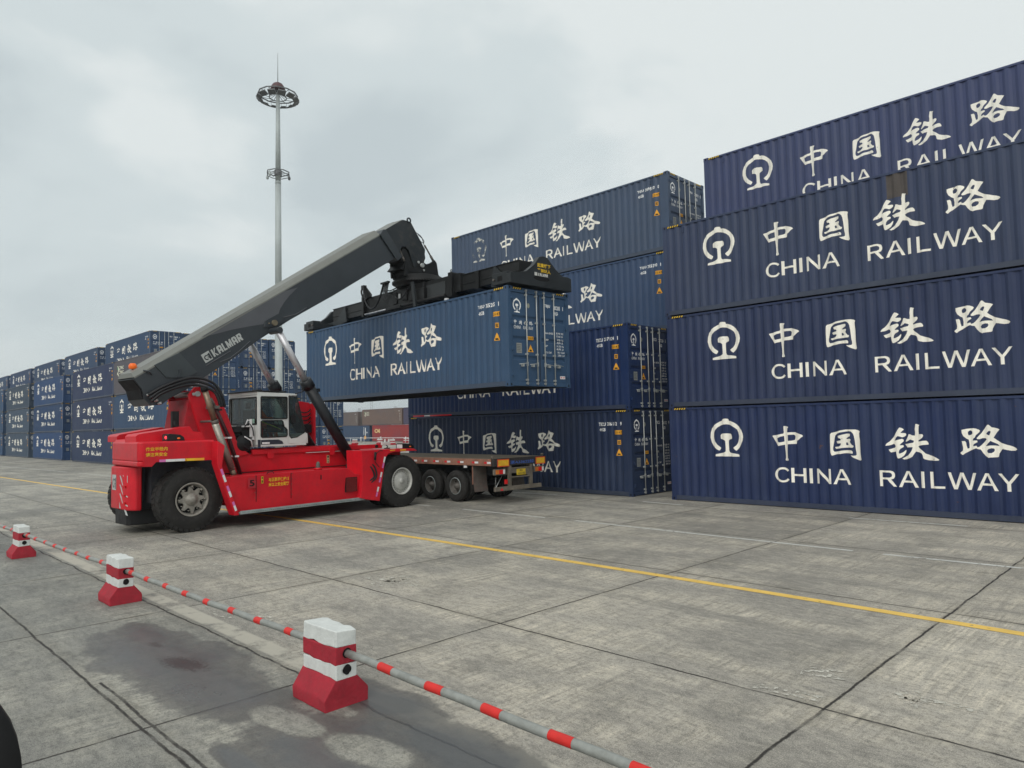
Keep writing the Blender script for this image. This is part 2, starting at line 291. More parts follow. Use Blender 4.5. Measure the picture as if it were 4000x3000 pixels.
GLYPH={'logo':[[[1.673,1.555],[1.577,1.614],[1.488,1.697],[1.428,1.805],[1.401,1.948],[1.412,2.099],[1.455,2.224],[1.542,2.315],[1.646,2.38],[1.73,2.428],[1.79,2.442],[1.814,2.477],[1.851,2.502],[1.923,2.506],[1.986,2.499],[2.007,2.473],[2.015,2.438],[2.09,2.426],[2.186,2.387],[2.263,2.329],[2.338,2.254],[2.413,2.164],[2.452,2.058],[2.463,1.961],[2.443,1.856],[2.386,1.734],[2.312,1.636],[2.227,1.554],[2.178,1.595],[2.141,1.642],[2.227,1.709],[2.284,1.799],[2.314,1.896],[2.323,1.994],[2.305,2.092],[2.265,2.174],[2.197,2.24],[2.111,2.29],[2.023,2.326],[1.934,2.34],[1.844,2.333],[1.743,2.304],[1.659,2.255],[1.573,2.172],[1.527,2.081],[1.517,1.981],[1.529,1.897],[1.567,1.814],[1.636,1.723],[1.733,1.64],[1.718,1.599]],[[1.562,1.383],[1.56,1.431],[1.574,1.446],[1.699,1.473],[1.836,1.501],[1.882,1.526],[1.897,1.559],[1.897,1.674],[1.89,1.831],[1.869,1.86],[1.825,1.885],[1.735,1.907],[1.731,2.013],[1.755,2.046],[1.805,2.062],[1.923,2.068],[2.048,2.059],[2.091,2.032],[2.114,1.978],[2.112,1.909],[2.022,1.887],[1.99,1.852],[1.986,1.757],[1.991,1.568],[2.011,1.511],[2.05,1.491],[2.164,1.476],[2.278,1.453],[2.308,1.438],[2.308,1.383],[1.947,1.386]]],
'zhong':[[[3.665,2.26],[3.732,2.259],[3.795,2.246],[3.817,2.23],[3.789,2.196],[3.779,2.083],[3.865,2.086],[3.997,2.086],[4.071,2.057],[4.172,2.016],[4.208,1.978],[4.155,1.935],[4.098,1.88],[4.048,1.85],[4.03,1.763],[3.885,1.761],[3.783,1.754],[3.771,1.64],[3.765,1.503],[3.767,1.38],[3.792,1.319],[3.773,1.298],[3.703,1.297],[3.69,1.32],[3.704,1.386],[3.703,1.537],[3.688,1.739],[3.602,1.725],[3.505,1.704],[3.475,1.749],[3.395,1.881],[3.341,1.982],[3.357,1.999],[3.465,2.009],[3.652,2.05],[3.672,2.087],[3.662,2.191]],[[3.483,1.922],[3.577,1.964],[3.672,1.985],[3.681,1.832],[3.613,1.812],[3.527,1.801],[3.503,1.825]],[[3.791,2.011],[3.862,2.017],[3.959,2.018],[3.992,1.989],[3.997,1.949],[3.977,1.874],[3.889,1.853],[3.79,1.845]]],
'guo1':[[[4.946,2.025],[4.976,2.06],[5.1,2.09],[5.202,2.121],[5.34,2.145],[5.477,2.146],[5.584,2.142],[5.659,2.122],[5.697,2.094],[5.676,2.043],[5.678,1.959],[5.689,1.87],[5.688,1.724],[5.688,1.557],[5.696,1.445],[5.708,1.367],[5.691,1.339],[5.654,1.344],[5.575,1.376],[5.496,1.42],[5.445,1.467],[5.509,1.46],[5.569,1.466],[5.587,1.488],[5.588,1.544],[5.576,1.623],[5.57,1.724],[5.561,1.864],[5.545,1.988],[5.526,2.044],[5.474,2.095],[5.42,2.102],[5.327,2.091],[5.199,2.069],[5.114,2.036],[5.068,1.99],[5.047,1.916],[5.024,1.778],[5.002,1.663],[5.004,1.594],[5.031,1.558],[5.092,1.564],[5.232,1.591],[5.342,1.601],[5.451,1.602],[5.488,1.588],[5.505,1.555],[5.498,1.515],[5.447,1.519],[5.366,1.526],[5.284,1.524],[5.195,1.503],[5.095,1.498],[5.027,1.474],[4.973,1.455],[4.949,1.479],[4.935,1.548],[4.935,1.663],[4.936,1.807],[4.94,1.95]]],
'guo2':[[[5.131,1.976],[5.252,2.012],[5.363,2.037],[5.439,2.036],[5.455,2.022],[5.448,1.971],[5.386,1.943],[5.346,1.912],[5.356,1.895],[5.444,1.904],[5.462,1.887],[5.457,1.853],[5.44,1.825],[5.46,1.785],[5.49,1.74],[5.524,1.726],[5.531,1.701],[5.508,1.67],[5.4,1.672],[5.258,1.665],[5.157,1.647],[5.079,1.635],[5.055,1.658],[5.053,1.684],[5.16,1.701],[5.2,1.727],[5.215,1.767],[5.208,1.784],[5.119,1.778],[5.098,1.813],[5.1,1.841],[5.212,1.861],[5.218,1.881],[5.203,1.91],[5.159,1.918],[5.137,1.933]],[[5.335,1.802],[5.374,1.807],[5.383,1.779],[5.403,1.74],[5.34,1.735]]],
'tie1':[[[6.649,2.184],[6.691,2.169],[6.74,2.132],[6.699,2.096],[6.66,2.047],[6.769,2.039],[6.791,2.016],[6.784,1.983],[6.741,1.95],[6.691,1.937],[6.644,1.957],[6.595,1.969],[6.557,1.931],[6.516,1.851],[6.603,1.877],[6.69,1.9],[6.722,1.877],[6.72,1.838],[6.679,1.798],[6.647,1.764],[6.636,1.738],[6.703,1.741],[6.72,1.715],[6.704,1.689],[6.647,1.652],[6.614,1.605],[6.602,1.538],[6.635,1.532],[6.698,1.566],[6.767,1.626],[6.773,1.6],[6.757,1.547],[6.712,1.48],[6.655,1.433],[6.599,1.409],[6.572,1.418],[6.553,1.471],[6.544,1.531],[6.537,1.581],[6.472,1.57],[6.422,1.556],[6.398,1.576],[6.372,1.629],[6.432,1.65],[6.514,1.677],[6.539,1.711],[6.524,1.751],[6.497,1.774],[6.456,1.757],[6.399,1.737],[6.308,1.723],[6.306,1.743],[6.333,1.783],[6.391,1.824],[6.463,1.904],[6.509,1.964],[6.563,2.057],[6.61,2.137]]],
'tie2':[[[7.004,2.264],[7.025,2.265],[7.098,2.239],[7.078,2.204],[7.069,2.106],[7.072,2.011],[7.154,2.014],[7.173,1.978],[7.15,1.929],[7.095,1.884],[7.053,1.861],[7.054,1.831],[7.164,1.851],[7.228,1.854],[7.258,1.825],[7.276,1.773],[7.264,1.757],[7.159,1.75],[7.082,1.734],[7.045,1.714],[7.072,1.668],[7.14,1.61],[7.206,1.54],[7.291,1.502],[7.376,1.471],[7.443,1.434],[7.492,1.393],[7.474,1.374],[7.4,1.369],[7.256,1.379],[7.176,1.403],[7.148,1.425],[7.14,1.493],[7.119,1.539],[7.067,1.567],[6.986,1.586],[6.948,1.53],[6.911,1.46],[6.847,1.423],[6.786,1.396],[6.713,1.385],[6.673,1.404],[6.728,1.441],[6.815,1.495],[6.865,1.555],[6.904,1.621],[6.926,1.693],[6.86,1.693],[6.806,1.686],[6.778,1.725],[6.753,1.765],[6.841,1.785],[6.943,1.805],[6.957,1.851],[6.923,1.867],[6.873,1.884],[6.844,1.857],[6.777,1.824],[6.766,1.844],[6.792,1.89],[6.825,1.95],[6.852,2.016],[6.888,2.009],[6.934,1.982],[6.979,1.979],[6.988,2.054],[6.983,2.139],[6.996,2.218]]],
'lu':[[[8.522,2.225],[8.547,2.217],[8.595,2.163],[8.684,2.142],[8.744,2.111],[8.696,2.055],[8.654,1.989],[8.619,1.923],[8.686,1.863],[8.767,1.804],[8.864,1.764],[8.971,1.726],[9.035,1.693],[9.06,1.658],[9.021,1.628],[8.939,1.627],[8.858,1.646],[8.782,1.665],[8.746,1.612],[8.712,1.559],[8.698,1.492],[8.683,1.476],[8.52,1.466],[8.505,1.456],[8.447,1.495],[8.394,1.568],[8.352,1.648],[8.307,1.657],[8.265,1.677],[8.166,1.633],[8.039,1.556],[7.99,1.515],[7.956,1.542],[7.939,1.569],[7.998,1.621],[8.005,1.685],[7.996,1.754],[7.983,1.842],[8.048,1.846],[8.067,1.808],[8.072,1.74],[8.089,1.666],[8.128,1.68],[8.135,1.768],[8.12,1.876],[8.075,1.904],[8.019,1.965],[7.993,2.034],[7.99,2.109],[8.086,2.132],[8.227,2.147],[8.285,2.136],[8.341,2.109],[8.36,2.085],[8.338,2.045],[8.277,1.984],[8.251,1.93],[8.218,1.903],[8.204,1.856],[8.294,1.86],[8.304,1.822],[8.244,1.789],[8.21,1.755],[8.212,1.721],[8.276,1.738],[8.295,1.701],[8.333,1.712],[8.369,1.749],[8.43,1.816],[8.485,1.89],[8.457,1.913],[8.4,1.913],[8.342,1.89],[8.301,1.89],[8.288,1.913],[8.322,1.957],[8.383,2.031],[8.445,2.124],[8.495,2.198]],[[8.112,2.06],[8.143,2.09],[8.178,2.097],[8.206,2.066],[8.207,2.025],[8.179,1.992],[8.125,1.978],[8.11,2.012]],[[8.483,2.024],[8.534,2.08],[8.571,2.076],[8.569,2.043],[8.54,1.976],[8.49,2.0]],[[8.457,1.729],[8.508,1.796],[8.559,1.85],[8.627,1.81],[8.698,1.77],[8.724,1.731],[8.641,1.743],[8.557,1.744]],[[8.477,1.619],[8.513,1.663],[8.57,1.681],[8.62,1.674],[8.63,1.637],[8.611,1.597],[8.564,1.567],[8.497,1.568]]],
}
# ---------------------------------------------------------------- ground
def ground_material():
    m=bpy.data.materials.new('concrete_yard'); m.use_nodes=True; nt=m.node_tree; nt.nodes.clear()
    o=N(nt,'ShaderNodeOutputMaterial'); b=N(nt,'ShaderNodeBsdfPrincipled'); Lk(nt,b.outputs[0],o.inputs[0])
    g=N(nt,'ShaderNodeNewGeometry'); P=g.outputs['Position']
    def noise(sc,det=6,rough=.6,scale=(1,1,1),rz=0,dist=0):
        mp=N(nt,'ShaderNodeMapping'); mp.inputs['Scale'].default_value=scale; mp.inputs['Rotation'].default_value=(0,0,rz); Lk(nt,P,mp.inputs[0])
        n=N(nt,'ShaderNodeTexNoise',inp={'Scale':sc,'Detail':det,'Roughness':rough,'Distortion':dist}); Lk(nt,mp.outputs[0],n.inputs['Vector']); return n.outputs[0]
    def rng(s,a,b_,c,d):
        n=N(nt,'ShaderNodeMapRange',inp={1:a,2:b_,3:c,4:d}); Lk(nt,s,n.inputs[0]); return n.outputs[0]
    def mth(op,a,b_=None,c=None):
        n=N(nt,'ShaderNodeMath',operation=op)
        for i,v in enumerate((a,b_,c)):
            if v is None: continue
            if isinstance(v,(int,float)): n.inputs[i].default_value=v
            else: Lk(nt,v,n.inputs[i])
        return n.outputs[0]
    def mix(f,a,b_):
        n=N(nt,'ShaderNodeMixRGB')
        if isinstance(f,(int,float)): n.inputs[0].default_value=f
        else: Lk(nt,f,n.inputs[0])
        for i,v in ((1,a),(2,b_)):
            if isinstance(v,tuple): n.inputs[i].default_value=(*v,1)
            else: Lk(nt,v,n.inputs[i])
        return n.outputs[0]
    sx=N(nt,'ShaderNodeSeparateXYZ'); Lk(nt,P,sx.inputs[0]); X,Y=sx.outputs[0],sx.outputs[1]
    big=noise(.35,5,.6,(.8,1,1),.3); med=noise(1.1,7,.65,(.55,1.2,1)); 
    brush=noise(3.6,8,.8,(3.0,.32,1),R(-6)); comb=noise(5.0,6,.7,(3.6,.16,1),R(-6)); brush2=noise(3.0,8,.8,(.22,2.6,1),R(4)); fine=noise(26,7,.82); grit=noise(95,4,.8); mid=noise(7.5,7,.8,(.6,1.5,1),R(50))
    c=mix(rng(big,.38,.62,0,1),(.262,.244,.216),(.40,.368,.318))
    pale=mth('MULTIPLY',rng(mth('ADD',mth('MULTIPLY',med,.6),mth('MULTIPLY',big,.4)),.46,.56,0,1),rng(brush,.40,.58,.10,1)); c=mix(mth('MULTIPLY',pale,.95),c,(.64,.575,.465)); c=mix(mth('MULTIPLY',rng(comb,.50,.58,0,1),mth('MULTIPLY',rng(med,.44,.6,.15,1),.5)),c,(.15,.138,.115))
    dk=mth('MULTIPLY',rng(noise(.9,6,.62,(1.3,.6,1),.2),.50,.66,0,1),rng(brush2,.35,.62,.3,1)); c=mix(mth('MULTIPLY',dk,.62),c,(.12,.113,.10))
    # long tyre streaks along the lane
    tr=noise(1.0,5,.6,(.06,1.9,1)); c=mix(mth('MULTIPLY',rng(tr,.52,.72,0,1),.42),c,(.10,.098,.092))
    c=mix(mth('MULTIPLY',rng(mid,.50,.62,0,1),.55),c,(.13,.122,.105)); c=mix(mth('MULTIPLY',rng(mid,.50,.38,0,1),.30),c,(.58,.54,.44))
    c=mix(mth('MULTIPLY',rng(fine,.50,.60,0,1),.62),c,(.10,.094,.082)); c=mix(mth('MULTIPLY',rng(grit,.53,.62,0,1),.55),c,(.66,.62,.52)); c=mix(mth('MULTIPLY',rng(grit,.46,.38,0,1),.5),c,(.09,.085,.075))
    # per slab tone
    sl=N(nt,'ShaderNodeTexWhiteNoise',noise_dimensions='2D'); cmb=N(nt,'ShaderNodeCombineXYZ')
    Lk(nt,mth('FLOOR',mth('DIVIDE',mth('ADD',X,2.52),3.965)),cmb.inputs[0]); Lk(nt,mth('FLOOR',mth('DIVIDE',mth('SUBTRACT',Y,6.18),3.97)),cmb.inputs[1]); Lk(nt,cmb.outputs[0],sl.inputs['Vector'])
    vs=N(nt,'ShaderNodeVectorMath',operation='SCALE'); Lk(nt,c,vs.inputs[0]); Lk(nt,rng(sl.outputs[0],0,1,.88,1.10),vs.inputs['Scale']); c=vs.outputs[0]
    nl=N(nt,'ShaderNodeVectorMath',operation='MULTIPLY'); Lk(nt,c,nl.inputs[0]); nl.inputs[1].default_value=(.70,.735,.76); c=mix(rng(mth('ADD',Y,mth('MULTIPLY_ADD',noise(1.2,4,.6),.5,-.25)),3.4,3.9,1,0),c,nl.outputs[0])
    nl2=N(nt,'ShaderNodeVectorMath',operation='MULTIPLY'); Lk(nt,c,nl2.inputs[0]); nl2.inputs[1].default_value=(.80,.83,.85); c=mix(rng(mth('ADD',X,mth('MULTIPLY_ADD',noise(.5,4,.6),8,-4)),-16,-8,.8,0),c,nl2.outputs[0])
    wob=mth('MULTIPLY_ADD',noise(1.6,3,.6),.06,-.03); wob2=mth('MULTIPLY_ADD',noise(22,4,.7),.02,-.01); W=mth('ADD',wob,wob2)
    def line(coord,x0,p,wd):
        t=mth('DIVIDE',mth('SUBTRACT',mth('ADD',coord,W),x0),p); f=mth('SUBTRACT',mth('FRACT',mth('ADD',t,.5)),.5)
        return mth('MULTIPLY',mth('ABSOLUTE',f),p)
    near=rng(Y,4.0,4.01,10,0); dbl=rng(X,-8.6,-8.0,10,0)
    j=mth('MINIMUM',line(X,-2.52,3.965,0),mth('ADD',line(Y,6.18,3.97,0),near))
    j=mth('MINIMUM',j,mth('ADD',mth('ABSOLUTE',mth('SUBTRACT',mth('ADD',Y,W),2.145)),dbl))
    j3=mth('MINIMUM',mth('ABSOLUTE',mth('SUBTRACT',mth('ADD',Y,W),2.06)),mth('ABSOLUTE',mth('SUBTRACT',mth('ADD',Y,mth('MULTIPLY',W,2.0)),3.60)))
    j=mth('MINIMUM',j,j3)
    halo=rng(j,.02,.14,.5,0); c=mix(mth('MULTIPLY',halo,rng(med,.4,.6,.0,.8)),c,(.17,.155,.12))
    crack=rng(j,.008,.018,1,0); c=mix(mth('MULTIPLY',crack,rng(noise(3,4,.6),.36,.50,.5,1)),c,(.022,.018,.014))
    # kerb-like pale strip beside the barrier line
    st=mth('MULTIPLY',rng(mth('ABSOLUTE',mth('SUBTRACT',Y,3.79)),.10,.13,1,0),rng(noise(.8,5,.7),.42,.50,0,.9)); c=mix(st,c,(.46,.43,.36))
    # damp stains and shallow puddles with outlines of their own
    def ell(cx,cy,rx,ry,rot=0):
        ca,sa=math.cos(rot),math.sin(rot)
        dx=mth('SUBTRACT',X,cx);dy=mth('SUBTRACT',Y,cy)
        u=mth('DIVIDE',mth('ADD',mth('MULTIPLY',dx,ca),mth('MULTIPLY',dy,sa)),rx); v=mth('DIVIDE',mth('SUBTRACT',mth('MULTIPLY',dy,ca),mth('MULTIPLY',dx,sa)),ry)
        return mth('SQRT',mth('ADD',mth('MULTIPLY',u,u),mth('MULTIPLY',v,v)))
    E=None
    for a in [(-8.2,2.86,1.75,.66,.08),(-6.9,2.85,1.0,.52,.15),(-9.4,3.0,.8,.3,0),(-4.9,2.95,1.0,.62,.2),(-4.1,3.55,1.3,.42,-.05),(-3.6,3.05,.9,.42,.1),(-5.6,3.75,1.1,.30,0.05),(-5.3,2.35,.5,.12,0)]:
        d=ell(*a); E=d if E is None else mth('SMOOTH_MIN',E,d,.25)
    E=mth('ADD',E,mth('MULTIPLY_ADD',noise(2.0,5,.62),1.1,-.55))
    dry=mth('SMOOTH_MIN',ell(-4.75,3.12,.46,.20,.15),ell(-5.75,2.95,.50,.17,.1),.2); dry=mth('ADD',dry,mth('MULTIPLY_ADD',noise(3.5,4,.6),.5,-.25))
    wet=mth('MULTIPLY',rng(E,.90,1.03,1,0),rng(dry,.85,1.05,0,1))
    core=mth('MULTIPLY',rng(E,.45,.85,1,0),rng(dry,.95,1.3,0,1))
    c=mix(mth('MULTIPLY',wet,.68),c,(.066,.064,.062)); c=mix(mth('MULTIPLY',core,.6),c,(.075,.080,.086))  # wet darkening, then a bluish sky sheen mixed into the puddle core colour
    oil=mth('ADD',ell(-7.95,2.92,.50,.20,.2),mth('MULTIPLY_ADD',noise(26,7,.8),3.4,-1.7)); c=mix(rng(oil,.55,.75,.8,0),c,(.022,.012,.013))
    oil2=mth('ADD',ell(-8.9,2.95,.22,.08,.1),mth('MULTIPLY_ADD',noise(30,7,.8),3.4,-1.7)); c=mix(rng(oil2,.55,.75,.6,0),c,(.026,.018,.018))
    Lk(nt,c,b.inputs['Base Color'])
    ro=mth('SUBTRACT',rng(med,.3,.7,.78,.62),mth('MULTIPLY',wet,.22)); ro=mth('SUBTRACT',ro,mth('MULTIPLY',core,.16)); ro=mth('MAXIMUM',ro,.12); Lk(nt,ro,b.inputs['Roughness'])
    h=mth('ADD',mth('MULTIPLY',fine,.5),mth('MULTIPLY',grit,.35)); h=mth('ADD',h,mth('MULTIPLY',brush,.5)); h=mth('SUBTRACT',h,mth('MULTIPLY',crack,1.5)); h=mth('MULTIPLY',h,mth('SUBTRACT',1.0,mth('MULTIPLY',core,.85)))
    bp=N(nt,'ShaderNodeBump',inp={'Strength':.55,'Distance':.012}); Lk(nt,h,bp.inputs['Height']); Lk(nt,bp.outputs[0],b.inputs['Normal'])
    return m
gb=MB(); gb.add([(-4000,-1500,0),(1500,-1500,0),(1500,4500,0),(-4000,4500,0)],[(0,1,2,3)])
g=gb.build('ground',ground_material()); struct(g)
def ribbon(name,pts,wd,z,m,segs=None):
    b=MB(); n=len(pts); vs=[]
    for i,(x,y) in enumerate(pts): vs+=[(x,y-wd/2,z),(x,y+wd/2,z)]
    b.add(vs,[(2*i,2*i+2,2*i+3,2*i+1) for i in range(n-1)]); o=b.build(name,m); return struct(o)
ypaint=mat('yellow_road_paint',(.74,.49,.12),.6,0,.10,3,worn=(9,.64,.75),bump=.1,bscale=30)
wpaint=mat('worn_white_road_paint',(.55,.55,.52),.65,0,.10,3,worn=(6.5,.60,1),bump=.1)
wpaint2=mat('faded_white_road_paint',(.50,.48,.42),.7,0,.10,3,worn=(11,.455,1))
ribbon('yellow_line',[(0,9.66),(-2.5,9.72),(-6.4,9.76),(-12,9.70),(-18.5,9.56),(-24,9.30),(-32,8.95),(-40,8.72),(-52,8.36),(-75,7.6)],.17,.004,ypaint)
for seg in [[(-2.3,13.80),(-4.42,13.74)],[(-4.95,13.76),(-11.7,13.88)],[(-12.7,13.86),(-15.95,13.82)],[(-17.5,13.8),(-24.5,13.6)],[(-38,12.95),(-45.2,12.56),(-51.4,12.37)],[(-53.8,12.26),(-70.6,11.37),(-90,10.4)]]:
    ribbon('white_line',seg,.10,.004,wpaint)
for seg in [[(-4.1,18.27),(-6.6,18.19)],[(-11.3,18.28),(-12.8,18.43)],[(-16.4,18.5),(-18.5,18.4)],[(-25,18.1),(-30,17.9)],[(-46,16.4),(-50,16.3)]]:
    ribbon('white_line',seg,.10,.004,wpaint)
def mark(x0,x1,y0,y1,rz=0):
    b=MB(); cx,cy=(x0+x1)/2,(y0+y1)/2; hx,hy=(x1-x0)/2,(y1-y0)/2; c,s=math.cos(rz),math.sin(rz)
    b.add([(cx+a*c-d*s,cy+a*s+d*c,.006) for a,d in((-hx,-hy),(hx,-hy),(hx,hy),(-hx,hy))],[(0,1,2,3)]); struct(b.build('worn_road_marking',wpaint2))
for a in [(-10.1,-8.9,6.62,6.95,.1),(-9.7,-9.4,6.35,7.2,.1),(-11.7,-10.9,6.5,6.66,0),(-3.05,-2.62,6.9,7.15,.3),(-2.25,-1.55,6.86,7.0,.15),(-2.1,-1.98,6.65,7.1,.2),(-3.2,-2.6,6.25,6.4,.1),(-16.4,-15.6,3.95,4.12,0),(-16.3,-15.9,4.35,4.5,0),(-9.25,-8.8,4.2,4.42,0),(-10.0,-9.3,3.95,4.05,.05),(-25.4,-24.2,4.5,4.75,0),(-23.2,-22.4,4.35,4.5,0),(-17.2,-16.0,4.9,5.0,0),(-13.4,-12.8,5.4,5.5,0)]: mark(*a)

tm=mat('tyre_mark',(.07,.066,.06),.8,0,.2,4,worn=(14,.44,1))
def arc_mark(cx,cy_,r,a0,a1,wd):
    b=MB(); vs=[]; n=24
    for i in range(n+1):
        t=R(a0+(a1-a0)*i/n); vs+=[(cx+r*math.cos(t),cy_+r*math.sin(t),.005),(cx+(r+wd)*math.cos(t),cy_+(r+wd)*math.sin(t),.005)]
    b.add(vs,[(2*i,2*i+2,2*i+3,2*i+1) for i in range(n)]); struct(b.build('tyre_mark',tm))
for a in [(-3.2,5.2,3.4,20,60,.02),(-3.0,5.0,3.2,25,55,.015)]: arc_mark(*a)
# ---------------------------------------------------------------- containers
CL,CW,CH=12.192,2.55,2.896
PIT_=.278
FOLDS=[]; x=.17
while x<CL-.17-.3: FOLDS+=[x+.072,x+.140,x+.210,x+.278]; x+=PIT_
XEND=x
def cy(x):
    if x<.17 or x>XEND: return .012
    t=(x-.17)%PIT_
    if t<.072: return .012
    if t<.140: return .012+(t-.072)/.068*.036
    if t<.210: return .048
    return .048-(t-.210)/.068*.036
def corr_wall(y0,sgn):
    b=MB(); xs=[.15,.17]+FOLDS+[CL-.15]; vs=[]
    for xx in xs: vs+=[(xx,y0+sgn*cy(xx-1e-6 if xx>.17 else xx),.155),(xx,y0+sgn*cy(xx-1e-6 if xx>.17 else xx),CH-.085)]
    b.add(vs,[(2*i,2*i+2,2*i+3,2*i+1) for i in range(len(xs)-1)]); return b
NAVY=(.030,.050,.140,1)
emb=[(polyshape([l]),0) for l in GLYPH['logo']]
hanzi=[(polyshape(GLYPH['zhong']),0),(polyshape(GLYPH['guo1']),0),(polyshape(GLYPH['guo2']),0),(polyshape(GLYPH['tie1']),0),(polyshape(GLYPH['tie2']),0),(polyshape(GLYPH['lu']),0)]
def sans(c):
    # upright sans capitals in a unit box; stroke: u (horizontal extent of stems), v (height of bars)
    def P(*p): return polyshape([list(p)])
    def R4(a,b_,c_,d): return rect(a,b_,c_,d)
    u,v=.185,.135
    if c=='I': return [R4(0,1,0,1)]
    if c=='H': return [R4(0,u,0,1),R4(1-u,1,0,1),R4(u,1-u,.45,.45+v)]
    if c=='N': u=.17; return [P((0,0),(u,0),(u,.74),(1-u,0),(1,0),(1,1),(1-u,1),(1-u,.27),(u,1),(0,1))]
    if c=='L': u=.23; return [R4(0,u,0,1),R4(u,1,0,v)]
    if c=='A': return [P((0,0),(.165,0),(.265,.29),(.735,.29),(.835,0),(1,0),(.59,1),(.41,1)) if 0 else polyshape([[(0,0),(.165,0),(.265,.29),(.735,.29),(.835,0),(1,0),(.59,1),(.41,1)],[(.315,.41),(.685,.41),(.50,.87)]])]
    if c=='W': return [P((.20,0),(.315,0),(.50,.80),(.685,0),(.80,0),(1,1),(.88,1),(.742,.22),(.565,1),(.435,1),(.258,.22),(.12,1),(0,1))]
    if c=='Y': return [P((.415,0),(.585,0),(.585,.42),(1,1),(.82,1),(.50,.545),(.18,1),(0,1),(.415,.42))]
    if c=='R':
        o_=[(0,0),(.165,0),(.165,.44),(.46,.44),(.80,0),(1,0),(.68,.44),(.83,.50),(.90,.62),(.91,.74),(.88,.87),(.80,.95),(.66,1),(0,1)]
        return [polyshape([o_,[(.165,.56),(.60,.56),(.71,.62),(.74,.73),(.70,.83),(.60,.88),(.165,.88)]])]
    if c=='C':
        o_=[];n_=26
        for k in range(n_+1):
            t=R(38)+(R(322)-R(38))*k/n_; o_.append((.52+.52*math.cos(t),.5+.5*math.sin(t)))
        for k in range(n_,-1,-1):
            t=R(36)+(R(324)-R(36))*k/n_; o_.append((.52+.345*math.cos(t),.5+.37*math.sin(t)))
        return [polyshape([o_])]
latin=[]
for ch,x0,x1 in [('C',3.368,3.79),('H',3.846,4.252),('I',4.352,4.432),('N',4.545,4.918),('A',4.972,5.425),('R',6.126,6.516),('A',6.571,7.008),('I',7.074,7.15),('L',7.271,7.578),('W',7.652,8.239),('A',8.24,8.654),('Y',8.66,9.069)]:
    lo_=.70 if ch!='C' else .69; hi_=1.10 if ch!='C' else 1.11
    vs_,fs_=merge(*sans(ch)); w__=.93 if ch=='C' else 1.0
    latin.append((([(x0+a/w__*(x1-x0) if ch=='C' else x0+a*(x1-x0),lo_+b_*(hi_-lo_)) for a,b_ in vs_],fs_),0))
def sidemap(off=.004): return lambda x,y:(x,cy(x)-off,y)
def bold(body,x0,y0,h,sq=.8,sp=1.1,b=.02):
    vs,fs=text2d(body,h/.72,b,sq,sp); return [(a+x0,c+y0) for a,c in vs],fs
def side_numbers(num,check):
    T=lambda b,x0,x1,z0,z1:(fit(text2d(b,1,.03,.8,1.15),x0,x1,z0,z1),0)
    return [T(num[:4],10.84,11.13,2.35,2.47),T(num[4:],11.18,11.62,2.36,2.48),T(check,11.73,11.76 if check=='1' else 11.79,2.36,2.48),T('4NGB',10.86,11.12,2.17,2.28)]
def door_numbers(num,check):
    T=lambda b,x0,x1,z0,z1:(fit(text2d(b,1,.03,.8,1.1),x0,x1,z0,z1),0)
    return [T(num[:4],1.52,1.76,2.38,2.49),T(num[4:],1.90,2.19,2.36,2.48),T(check,2.31,2.33 if check=='1' else 2.36,2.36,2.48),T('4NGB',1.92,2.10,2.19,2.30)]
ddata=[(bold(t,y,z,.055,.85,1.05,.012),0) for t,y,z in [('MAX GROSS',1.50,1.60),('35.000  KG',2.00,1.62),('77.160  LB',2.00,1.53),('TARE',1.50,1.40),('3.750  KG',2.03,1.42),('8.270  LB',2.03,1.33),('NET',1.50,1.21),('31.250  KG',2.01,1.23),('68.890  LB',2.01,1.14),('CU. CAP.',1.52,1.02),('80.0 CU.M',2.05,1.04),('2.830 CU.FT',2.05,.95)]]
def tri(cx,z0,wd,h): return ([(cx-wd/2,z0),(cx+wd/2,z0),(cx,z0+h)],[[0,1,2]])
def lines(x0,x1,z0,z1,n):
    sh=[]; 
    for i in range(n):
        z=z0+(z1-z0)*(i+.5)/n; sh.append((rect(x0,x1-.15*(x1-x0)*(i%2),z-.012,z+.012),1))
    return sh
CAST=None
